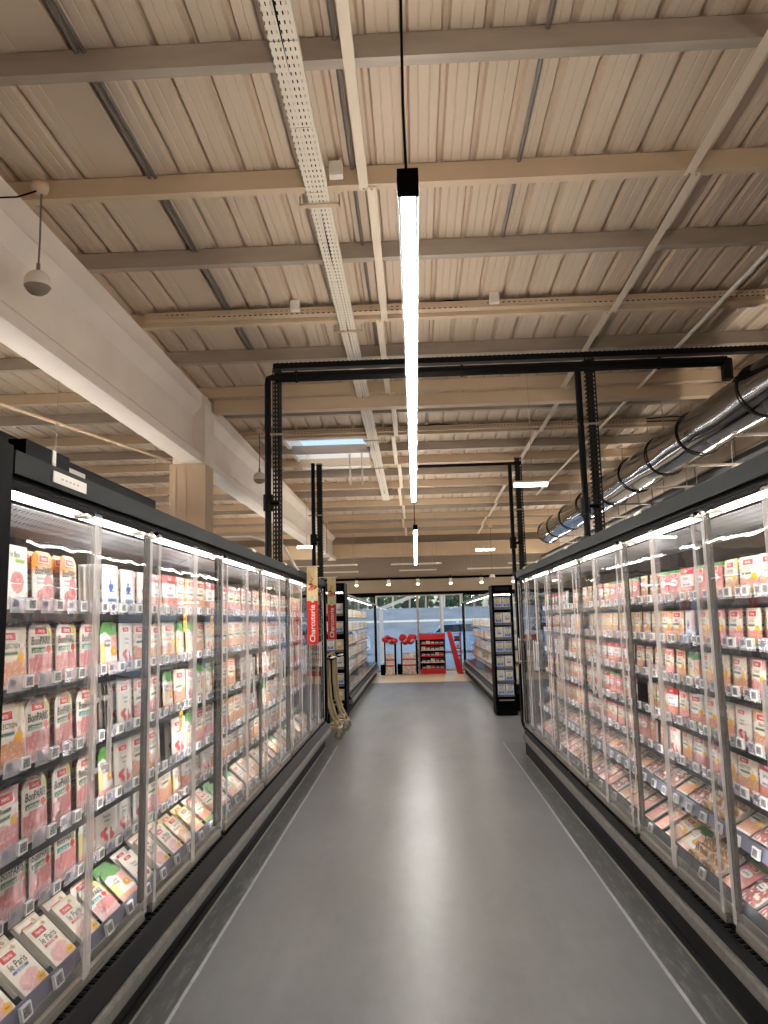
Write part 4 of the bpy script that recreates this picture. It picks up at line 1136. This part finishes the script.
for y, z, lab in ((4.72, 1.66, 'nearer one hanging from the top shelf'), (5.35, 1.65, 'farther one hanging from the top shelf'), (4.66, 1.08, 'nearer one hanging from the third shelf'), (5.5, 1.10, 'farther one hanging from the third shelf')):
    m = MB(); m.box(-(GL + .205), -(GL + .207), y, y + .065, z - .10, z + .01); m.box(-(GL + .2045), -(GL + .205), y + .012, y + .053, z - .03, z - .01, 1)
    for k in range(3): m.box(-(GL + .2045), -(GL + .205), y + .012, y + .05, z - .05 - k * .014, z - .044 - k * .014, 1)
    top(m, 'promotion_card', [M['yellow'], M['inkr']], 'yellow promotion card in the left chillers, ' + lab, 'card', 'yellow promotion cards')

# far chillers
fc = {n: pm(n) for n in ('cheese_blue', 'cheese_pale', 'cheese_gold')}
for side, s, g, ya, grp in (('left', -1, 1.215, 13.75, 'cartons in the far left chillers'), ('right', 1, 1.42, 13.9, 'cartons in the far right chillers')):
    rz = PI / 2 if s < 0 else -PI / 2
    for r in range(6):
        if s > 0 and r == 0: continue
        z = (FROW + [.40])[r]
        for k in range(24):
            if r2.random() < .06: continue
            dn = r2.choice(['cheese_gold', 'cheese_gold', 'cheese_pale'] if s < 0 else ['cheese_pale', 'cheese_pale', 'cheese_gold'])
            o = bpy.data.objects.new('dairy_carton', fc[dn]); COL.objects.link(o)
            o.location = (s * (g + (.355 if r < 5 else .36)), ya + k * .385, z + .002 + (.045 if r == 5 else 0)); o.rotation_euler = (0, 0, rz)
            if r == 5: o.scale = (1, .8, .6)
            tag(o, '%s dairy carton, %s place, %s level, far %s chillers' % ('golden' if dn == 'cheese_gold' else 'pale', ordinal(k + 1), SHN[r], side), 'carton', grp)

# ------------------------------------------------------------------ end shelves facing the aisle
def end_unit(x0, x1, y0, y1, h, shelves, lab, grp, styles, hood):
    o = empty('end_shelf', ((x0 + x1) / 2, (y0 + y1) / 2, 0), lab, 'shelving')
    t = .035
    m = MB(); m.box(x0, x0 + t, y0, y1, .0, h); m.box(x1 - t, x1, y0, y1, 0, h); m.box(x0 + t, x1 - t, y1 - .03, y1, 0, h); m.build('case', M['black'], o)
    m = MB(); m.box(x0, x1, y0 - .03, y1, h, h + .14); m.box(x0 + .06, x1 - .06, y0 - .034, y0 - .03, h + .05, h + .10, 1); m.build('hood', [M['black'], M['base']], o)
    m = MB(); m.box(x0 + .02, x1 - .02, y0 - .06, y0, 0, .17); m.box(x0 + t, x1 - t, y0 - .03, y0, .20, .30); m.box(x0 + .05, x1 - .05, y0 - .035, y0 - .03, .235, .255, 1); m.build('base', [M['black'], M['alu']], o)
    m = MB(); m.box(x0 + t, x1 - t, y0 + .06, y0 + .10, h - .03, h - .012); m.build('light_strip', M['ledfill'], o)
    for k, z in enumerate(shelves):
        m = MB(); m.box(x0 + t, x1 - t, y0 + .02, y1 - .03, z - .02, z); sh = m.build('shelf', M['shelfm'], o)
        m = MB(); m.box(x0 + t, x1 - t, y0 + .012, y0 + .018, z - .03, z + .012); m.build('price_rail', M['railv'], sh)
        n = max(1, int((x1 - x0 - 2 * t) / .125)); w = (x1 - x0 - 2 * t) / n
        for i in range(n):
            dn = styles[(k + i) % len(styles)]
            q = bpy.data.objects.new('cheese_pack', pm(dn)); COL.objects.link(q)
            sc = w * .9 / .24
            q.location = (x0 + t + (i + .5) * w, y0 + .05 + .12 * sc, z + .002); q.scale = (sc, sc, 1.05)
            tag(q, '%s pack on the %s level of the %s, %s from its left edge' % ('blue' if dn == 'cheese_blue' else 'pale', ordinal(k + 1), grp, ORD[i]), 'cheese pack', 'packs on the ' + grp)
end_unit(1.285, 1.635, 13.12, 13.62, 2.0, [1.76, 1.50, 1.26, 1.02, .78, .55, .32], 'narrow black end shelf with blue and white packs between the right chillers', 'right end shelf', ['cheese_blue', 'cheese_blue', 'cheese_pale'], True)
end_unit(-1.86, -1.185, 13.0, 13.46, 2.10, [1.72, 1.42, 1.12, .84, .56, .3], 'black end shelf with pale and colourful packs behind the trolleys', 'left end shelf', ['cheese_pale', 'cheese_blue', 'cheese_gold'], True)

# ------------------------------------------------------------------ hanging red and cream signs
def sign(x, y, lab):
    w, h, z0 = .118, .84, 1.36
    o = empty('hanging_sign', (x, y, z0), lab, 'sign', 'hanging deli signs')
    zs = z0 + .47
    m = MB(); x0, x1 = x - w / 2, x + w / 2
    m.box(x0, x1, y, y + .004, z0, z0 + h)
    m.build('board', [mat('sign_cream', 'e9d3a0', .5, noise=((18, 18, 9), .12))], o)
    m = MB(); a = y - .0015
    pts = [(x0, a, z0), (x1, a, z0), (x1, a, zs), (x + .022, a, zs), (x, a, zs - .022), (x - .022, a, zs), (x0, a, zs)]
    n = len(pts); m.add(pts + [(p[0], y - .0002, p[2]) for p in pts], [tuple(range(n)), tuple(range(2 * n - 1, n - 1, -1))] + [((i + 1) % n, i, n + i, n + (i + 1) % n) for i in range(n)])
    m.build('red_panel', M['red'], o)
    tv, tf, tw = text_geo('Charcuterie', 1.0, 0, .012); k = .40 / tw
    m = MB(); m.add([(x + .002 - v[1] * k * 1.0, y - .003, z0 + .225 + v[0] * k) for v in tv], tf); m.build('lettering', M['inkw'], o)
    # food picture: ham leg, slices and a wheat ear, plus the round emblem
    m = MB()
    def blob(cx, cz, rx, rz, mm, yy, rot=0, n=14):
        b = []
        for i in range(n):
            t = 2 * PI * i / n; p, q = rx * math.cos(t), rz * math.sin(t)
            b.append((x + cx + p * math.cos(rot) - q * math.sin(rot), yy, z0 + cz + p * math.sin(rot) + q * math.cos(rot)))
        m.add(b, [tuple(range(n))], mm)
    for i in range(5): blob(-.008 + .012 * math.sin(i * 2), .72 - i * .018, .008, .016, 2, y - .0014 - i * .0002, .5 * (-1) ** i)
    blob(.01, .615, .045, .024, 0, y - .0016, .25); blob(-.012, .60, .036, .018, 3, y - .002, .1); blob(.022, .625, .02, .012, 3, y - .0024, .3)
    blob(-.02, .65, .02, .012, 0, y - .0026, -.3)
    m.build('food_picture', [M['inkr'], M['inkg'], M['badge'], M['pinkp']], o)
    m = MB(); blob2 = []
    for rr, yy, mm in ((.043, y - .0016, 0), (.037, y - .002, 1), (.034, y - .0024, 0)):
        n = 20; m.add([(x + rr * math.cos(2 * PI * i / n), yy, zs + .035 + rr * .62 * math.sin(2 * PI * i / n)) for i in range(n)], [tuple(range(n))], mm)
    for i in range(4): m.box(x - .02, x + .02 - .006 * (i % 2), y - .003, y - .0026, zs + .020 + i * .009, zs + .023 + i * .009, 1)
    m.build('emblem', [M['white'], M['inkg']], o)
    m = MB(); m.tube([(x - w / 2 - .12, y + .01, z0 + h + .008), (x + w / 2 + .02, y + .01, z0 + h + .008)], .006, 8); m.tube([(x - w / 2 - .1, y + .01, z0 + h + .008), (x - w / 2 - .1, y + .01, 2.15)], .005, 8)
    m.build('hanging_rail', M['white'], o)
M['badge'] = mat('gold_print', 'c9a04a', .5); M['pinkp'] = mat('pink_print', 'd9806e', .5)
sign(-1.128, 8.45, 'nearer red and cream hanging deli sign on the left chillers')
sign(-1.15, 10.62, 'farther red and cream hanging deli sign at the end of the left chillers')
m = MB(); m.tube([(-2.3, 8.0, 2.5), (-1.75, 8.15, 2.52), (-1.4, 8.25, 2.42), (-1.27, 8.3, 2.16)], .016, 8)
top(m, 'flexible_hose', M['white'], 'pale flexible hose curving over the left chillers behind the nearer sign', 'hose')

# ------------------------------------------------------------------ stock trolleys in the gap on the left
def trolley(x, y, lab):
    o = empty('stock_trolley', (x, y, 0), lab, 'trolley', 'stock trolleys')
    for d in (-.17, .17):
        m = MB(); m.tube([(x - .20, y + d, 1.10), (x - .12, y + d, 1.13), (x - .085, y + d, 1.05), (x - .08, y + d, .75), (x - .06, y + d, .50), (x + .0, y + d, .30), (x + .07, y + d, .17)], [.016, .017, .02, .024, .024, .021, .018], 8)
        m.build('side_frame', M['beige'], o)
    m = MB(); m.tube([(x - .20, y - .19, 1.10), (x - .20, y + .19, 1.10)], .018, 8); m.box(x - .22, x + .02, y - .2, y + .2, 1.075, 1.095); m.build('handle', M['black'], o)
    m = MB(); m.box(x - .02, x + .03, y - .18, y + .18, 1.096, 1.11); m.build('clipboard', M['white'], o)
    m = MB(); m.add([(x - .1, y - .15, 1.03), (x - .1, y + .15, 1.03), (x - .09, y + .15, .45), (x - .09, y - .15, .45), (x - .19, y - .15, 1.03), (x - .19, y + .15, 1.03), (x - .16, y + .15, .45), (x - .16, y - .15, .45)],
                [(0, 1, 2, 3), (7, 6, 5, 4), (0, 3, 7, 4), (1, 5, 6, 2), (3, 2, 6, 7), (0, 4, 5, 1)]); m.build('bag', M['blackmat'], o)
    m = MB(); m.box(x - .42, x + .05, y - .2, y + .2, .19, .215); m.tube([(x - .42, y - .2, .18), (x + .07, y - .2, .16), (x + .10, y - .1, .15), (x + .10, y + .1, .15), (x + .07, y + .2, .16), (x - .42, y + .2, .18)], .016, 8); m.build('platform', M['beige'], o)
    m = MB(); m.box(x - .38, x - .04, y - .17, y + .17, .216, .33); m.box(x - .38, x - .04, y - .17, y + .17, .33, .345); m.build('crate', M['blackmat'], o)
    for cx, cy in ((x + .08, y - .15), (x + .08, y + .15), (x - .36, y - .15), (x - .36, y + .15)):
        m = MB(); m.tube([(cx, cy, .15), (cx, cy, .115)], .016, 8); m.box(cx - .022, cx + .022, cy - .03, cy - .026, .045, .115); m.box(cx - .022, cx + .022, cy + .026, cy + .03, .045, .115); m.box(cx - .022, cx + .022, cy - .03, cy + .03, .112, .118)
        c = m.build('castor', M['galv'], o)
        for dy in (-.018, .018):
            m = MB(); seg = 18
            ring = [[(cx + r * math.cos(2 * PI * k / seg), cy + dy + yy, .058 + r * math.sin(2 * PI * k / seg)) for k in range(seg)] for r, yy in ((.0, -.010), (.03, -.010), (.048, -.011), (.057, -.006), (.057, .006), (.048, .011), (.03, .010), (.0, .010))]
            vs = [p for R_ in ring for p in R_]; fs = [(i * seg + k, i * seg + (k + 1) % seg, (i + 1) * seg + (k + 1) % seg, (i + 1) * seg + k) for i in range(7) for k in range(seg)]
            m.add(vs, fs); m.build('wheel', M['rubber'], c)
trolley(-1.18, 10.98, 'beige metal stock trolley standing nearer at the end of the left chillers')
trolley(-1.16, 11.78, 'beige metal stock trolley standing behind the nearer trolley')

# ------------------------------------------------------------------ displays before the windows
o = empty('display_shelf', (.46, 23.45, 0), 'red topped low display shelf with dark goods before the middle window', 'shelving')
x0, x1, ya, yc = .09, .84, 23.2, 23.7
M['redgloss'] = mat('red_enamel', 'c9202a', .35); M['dgoods'] = mat('dark_goods', '3a3742', .5, noise=((14, 14, 20), .6)); M['lgoods'] = mat('pale_goods', 'd9cfc6', .5, noise=((16, 16, 22), .4))
m = MB(); m.box(x0, x0 + .03, ya, yc, 0, 1.18); m.box(x1 - .03, x1, ya, yc, 0, 1.18); m.box(x0 + .03, x1 - .03, yc - .03, yc, 0, 1.18); m.build('case', M['black'], o)
m = MB(); m.box(x0 - .01, x1 + .01, ya - .02, yc, 1.0, 1.17); m.build('header', M['redgloss'], o)
tv, tf, tw = text_geo('PROMO', 1.0, 0, .01)
m = MB(); m.box(x0, x1, ya - .01, ya, 0, .13); m.build('plinth', M['redgloss'], o)
for k, z in enumerate((.15, .34, .52, .70, .87)):
    m = MB(); m.box(x0 + .03, x1 - .03, ya + .02, yc - .03, z - .02, z); m.box(x0 + .03, x1 - .03, ya + .012, ya + .02, z - .025, z + .012, 1); m.build('shelf', [M['shelfm'], M['lgoods'] if k % 2 else M['redgloss']], o)
    for i in range(5):
        m = MB(); w = (x1 - x0 - .08) / 5; a = x0 + .04 + i * w
        hh = .07 + .035 * hsh(i, k)
        m.box(a + .008, a + w - .008, ya + .05, ya + .18, z + .001, z + hh); m.box(a + .02, a + w - .02, ya + .046, ya + .05, z + .02, z + .05, 1)
        top(m, 'boxed_snack', [(M['dgoods'], M['dgoods'], M['redgloss'], M['lgoods'])[(i * 3 + k) % 4], M['lgoods']], 'small box on the %s shelf of the red topped display, %s from its left' % (ORD[4 - k], ORD[i]), 'box', 'boxes on the red topped display')
o = empty('display_stand', (1.16, 23.3, 0), 'slanting glossy red display stand beside the far right chiller', 'display stand')
def lean(z): return .92 + (1.21 - z) * .27
m = MB()
pr = [(lean(1.22) - .0, 1.22), (lean(1.22) + .10, 1.24), (lean(.0) + .10, 0.0), (lean(.0) - .06, 0.0)]
m.prism(pr, 23.0, 23.06); m.build('side_panel', M['redgloss'], o)
m = MB(); m.prism(pr, 23.64, 23.7); m.build('side_panel', M['redgloss'], o)
m = MB(); m.box(1.28, 1.31, 23.06, 23.64, 0, 1.2); m.build('back_panel', M['redgloss'], o)
for k, z in enumerate((.1, .3, .52, .74, .96, 1.16)):
    if k < 2: continue
    m = MB(); a = lean(z) + .11; m.box(a, 1.28, 23.06, 23.64, z - .02, z); m.build('shelf', M['redgloss'] if k in (0, 5) else M['shelfm'], o)
    if k in (2, 5): continue
    for i in range(1):
        m = MB(); w = 1.27 - a; m.box(a + i * w + .01, a + (i + 1) * w - .01, 23.08, 23.24, z + .001, z + .13); m.box(a + i * w + .02, a + (i + 1) * w - .02, 23.076, 23.08, z + .04, z + .08, 1)
        top(m, 'boxed_snack', [M['lgoods'] if k % 2 else M['dgoods'], M['redgloss']], 'small box on the %s level of the slanting red stand beside the far right chiller' % ORD[k - 1], 'box', 'boxes on the slanting red stand')
def bagstand(x, y, w, lab, cap, k0):
    o = empty('bag_stand', (x, y, 0), lab, 'display stand', 'stands with red bags')
    m = MB(); m.box(x - w / 2, x + w / 2, y - .2, y + .2, .02, .06); m.box(x - w / 2 + .02, x + w / 2 - .02, y - .18, y + .18, .06, .62); m.build('bin', M['lgoods'], o)
    m = MB()
    for z in (.25, .42): m.box(x - w / 2 + .015, x + w / 2 - .015, y - .186, y - .18, z, z + .04)
    m.build('stripe', M['redgloss'], o)
    m = MB(); m.box(x - w / 2 - .03, x - w / 2 + .01, y - .02, y + .02, .0, .95); m.box(x + w / 2 - .01, x + w / 2 + .05, y - .03, y + .03, 0, 1.0); m.box(x - w / 2 - .14, x - w / 2 + .0, y - .1, y + .1, 0, .3); m.build('frame', M['black'], o)
    for j in range(cap):
        m = MB(); cx = x + (j - (cap - 1) / 2) * w / cap; n = 12
        R0 = w / cap * .80
        for L_ in range(5):
            ox, oz, rs = (hsh(L_, j, k0) - .5) * R0 * 1.1, (hsh(L_, k0, j + 3) - .5) * .14, R0 * (.42 + .25 * hsh(j, L_, k0)); vs = []
            for i in range(7):
                ph = PI * i / 6
                for k in range(n):
                    th = 2 * PI * k / n; rr = rs * math.sin(ph) * (1 + .2 * math.sin(3 * th + L_) + .15 * hsh(i, k, L_))
                    vs.append((cx + ox + rr * math.cos(th), y - .05 + rr * .8 * math.sin(th), 1.02 + oz + .075 * math.cos(ph) + .025 * math.sin(th * 2 + L_)))
            m.add(vs, [(i * n + (k + 1) % n, i * n + k, (i + 1) * n + k, (i + 1) * n + (k + 1) % n) for i in range(6) for k in range(n)])
        for q in range(3): m.box(cx - .04 + q * .03, cx - .02 + q * .03, y - .05 - R0, y - .045 - R0, .93 + .02 * q, 1.0 + .02 * q, 1)
        m.build('red_bag', [M['redgloss'], M['lgoods']], o, smooth=True)
bagstand(-.80, 23.15, .28, 'narrow pale bin with a red bag on top before the left window', 1, 2)
bagstand(-.24, 23.35, .42, 'wider pale bin piled with red bags beside the window post', 2, 5)
o = empty('display_column', (-.03, 23.5, 0), 'slim white perforated display column before the window post', 'display stand')
m = MB(); m.box(-.02, .06, 23.42, 23.55, .02, 1.05); m.build('post', M['white'], o)
m = MB()
for k in range(5): m.box(.0, .04, 23.414, 23.42, .14 + k * .18, .18 + k * .18)
m.build('hook_plate', M['dgoods'], o)

# ------------------------------------------------------------------ outside, beyond the windows
M['asphalt'] = mat('asphalt', 'a4aeb4', .8, noise=((1, 1, 1), .15)); M['bank'] = mat('bluish_bank', '8b969f', .8, noise=((.5, .5, 2), .2))
M['leaf'] = mat('leaf_green', '5d7a58', .6, noise=((.6, .6, .6), .35)); M['bark'] = mat('bark', '8b8172', .8); M['carw'] = mat('white_car_paint', 'dfe6ee', .25, coat=.6); M['carb'] = mat('blue_car_paint', '8fb3d6', .25, coat=.6); M['cardk'] = mat('car_window', '26313c', .1)
mb = MB(); mb.box(-60, 60, Y1 + .25, 110, -.2, -.06); o = mb.build('ground', M['asphalt']); tag(o, 'grey car park outside the shop windows', None, None, 'structure')
mb = MB(); mb.prism([(52, -.06), (58, 2.45), (66, 2.45), (66, -.06)], -60, 60, axis='X'); o = mb.build('hill', M['bank']); tag(o, 'bluish bank behind the car park', None, None, 'structure')
rt = random.Random(3)
M['bark'] = mat('pale_bark', 'c9c2b2', .8); M['leafd'] = mat('leaf_dark', '48634f', .6, noise=((.8, .8, .8), .35))
for k in range(34):
    x = -22 + k * 1.34 + rt.uniform(-.15, .15); y = 60 + (k % 3) * 1.5; h = rt.uniform(6, 8)
    o = empty('tree', (x, y, 2.45), '%s tree on the bank outside, %s from the left' % ('tall green' if k % 2 else 'darker green', ordinal(k + 1)), 'tree', 'trees outside the windows')
    m = MB(); m.tube([(x, y, 2.4), (x + .05, y, 4.5), (x, y, 2.5 + h * .8)], [.085, .075, .04], 7); m.build('trunk', M['bark'], o)
    m = MB()
    for i in range(560):
        t = rt.random() ** 1.5; zz = 2.62 + t * h; rr = .64 * (1.05 - t) ** .3 * math.sqrt(rt.random()); a = rt.uniform(0, 2 * PI); sz = rt.uniform(.09, .24)
        c = Vector((x + rr * math.cos(a), y + .12 + abs(rr * math.sin(a)) * .8, zz)); n = Vector((rt.uniform(-1, 1), rt.uniform(-1, .2), rt.uniform(-.2, 1))).normalized(); u = n.orthogonal().normalized() * sz; v = n.cross(u)
        m.quad(c - u - v * .6, c + u - v * .6, c + u * .6 + v, c - u * .7 + v)
    m.build('foliage', M['leaf'] if k % 2 else M['leafd'], o)
def car(x, y, mt, lab):
    o = empty('parked_car', (x, y, -.06), lab, 'car', 'cars parked outside')
    m = MB(); m.prism([(x + a, z - .06) for a, z in ((-2.1, .3), (-2.1, .75), (-1.95, .9), (-1.1, 1.0), (-.6, 1.42), (.9, 1.45), (1.6, 1.0), (2.05, .92), (2.1, .35), (1.9, .25), (-1.9, .25))], y - .85, y + .85); m.build('body', mt, o)
    m = MB(); m.prism([(x + a, z - .06) for a, z in ((-.98, 1.02), (-.55, 1.36), (.85, 1.39), (1.4, 1.02))], y - .86, y + .86); m.build('side_window', M['cardk'], o)
    for a in (-1.35, 1.3):
        for d in (-.8, .8):
            m = MB(); m.tube([(x + a, y + d - .1, .27), (x + a, y + d + .1, .27)], .33, 16); m.build('wheel', M['strap'], o)
car(-4.3, 38, M['carw'], 'white parked car outside the left window'); car(1.9, 39, M['carb'], 'pale blue parked car outside the right window'); car(7.3, 38.5, M['carw'], 'white parked car outside the far right window'); car(-9.5, 38.5, M['carb'], 'pale blue parked car outside beyond the left chillers')
o = empty('guard_rail', (0, 47, -.06), 'long white guard rail at the back of the car park', 'rail')
m = MB(); m.box(-40, 40, 46.97, 47.03, 1.46, 1.58); m.build('rail', M['white'], o)
for k in range(16):
    m = MB(); m.box(-37.5 + k * 5 - .06, -37.5 + k * 5 + .06, 47.04, 47.16, -.06, 1.57); m.build('post', M['white'], o)
o = empty('trolley_shelter', (-.5, 31, -.06), 'white trolley shelter with a sloping glazed roof outside the windows', 'shelter')
for x0, z0_, x1, z1 in ((-3.2, 2.9, -1.35, 2.05), (-1.35, 2.05, 1.1, 2.95)):
    m = MB(); dx, dz = x1 - x0, z1 - z0_; L_ = math.hypot(dx, dz); nx, nz = -dz / L_ * .045, dx / L_ * .045
    for y in (29.5, 30.9):
        m.prism([(x0 - nx, z0_ - nz), (x1 - nx, z1 - nz), (x1 + nx, z1 + nz), (x0 + nx, z0_ + nz)], y, y + .09)
    m.build('roof_bar', M['white'], o)
    m = MB(); m.prism([(x0, z0_), (x1, z1), (x1 + nx * .3, z1 + nz * .3), (x0 + nx * .3, z0_ + nz * .3)], 29.6, 30.9); m.build('roof_sheet', M['window'], o)
for x in (-1.35, 1.0):
    for y in (29.5, 30.9):
        m = MB(); m.box(x - .045, x + .045, y, y + .09, -.06, 2.0 if x < 0 else 2.85); m.build('post', M['white'], o)

# ------------------------------------------------------------------ daylight, camera, view
w = bpy.data.worlds.new('World'); SC.world = w; w.use_nodes = True
nt = w.node_tree; bg = nt.nodes['Background']
sky = nt.nodes.new('ShaderNodeTexSky'); sky.sky_type = 'NISHITA'; sky.sun_disc = False; sky.sun_elevation = math.radians(42); sky.sun_rotation = math.radians(200); sky.air_density = 1.0; sky.dust_density = 2.0
nt.links.new(sky.outputs['Color'], bg.inputs['Color']); bg.inputs['Strength'].default_value = SKY

cd = bpy.data.cameras.new('camera'); cam = bpy.data.objects.new('camera', cd); COL.objects.link(cam); SC.camera = cam
cd.sensor_fit = 'HORIZONTAL'; cd.sensor_width = 36.0; cd.lens = 36.0 * 770 / 768; cd.clip_start = .05; cd.clip_end = 300
f_, r_ = 770.0, .0247
vp = Vector((32.0, 107.5)); hd = Vector((1, -r_)).normalized(); dd = Vector((r_, 1)).normalized()
u_, v_ = vp.dot(hd), vp.dot(dd); pit_ = math.atan(v_ / f_); yaw_ = math.atan(u_ / math.hypot(f_, v_))
fw = Vector((-math.sin(yaw_) * math.cos(pit_), math.cos(yaw_) * math.cos(pit_), math.sin(pit_)))
rt0 = Vector((math.cos(yaw_), math.sin(yaw_), 0)); up0 = rt0.cross(fw)
rgt = rt0 * hd[0] - up0 * dd[0]; dwn = rt0 * hd[1] - up0 * dd[1]
rgt.normalize(); upv = -dwn.normalized(); bk = rgt.cross(upv)
cam.matrix_world = Matrix(((rgt.x, upv.x, bk.x, 0), (rgt.y, upv.y, bk.y, 0), (rgt.z, upv.z, bk.z, 1.6), (0, 0, 0, 1)))

vs_ = SC.view_settings
vs_.view_transform = 'Standard'; vs_.look = 'None'; vs_.gamma = 1.0; vs_.use_curve_mapping = False; vs_.exposure = EXPO
SC.cycles.transparent_max_bounces = 40; SC.cycles.max_bounces = 10; SC.cycles.diffuse_bounces = 5; SC.cycles.glossy_bounces = 4; SC.cycles.transmission_bounces = 4
SC.cycles.use_denoising = True
SC.cycles.sample_clamp_indirect = 6.0
SC.cycles.caustics_reflective = False; SC.cycles.caustics_refractive = False
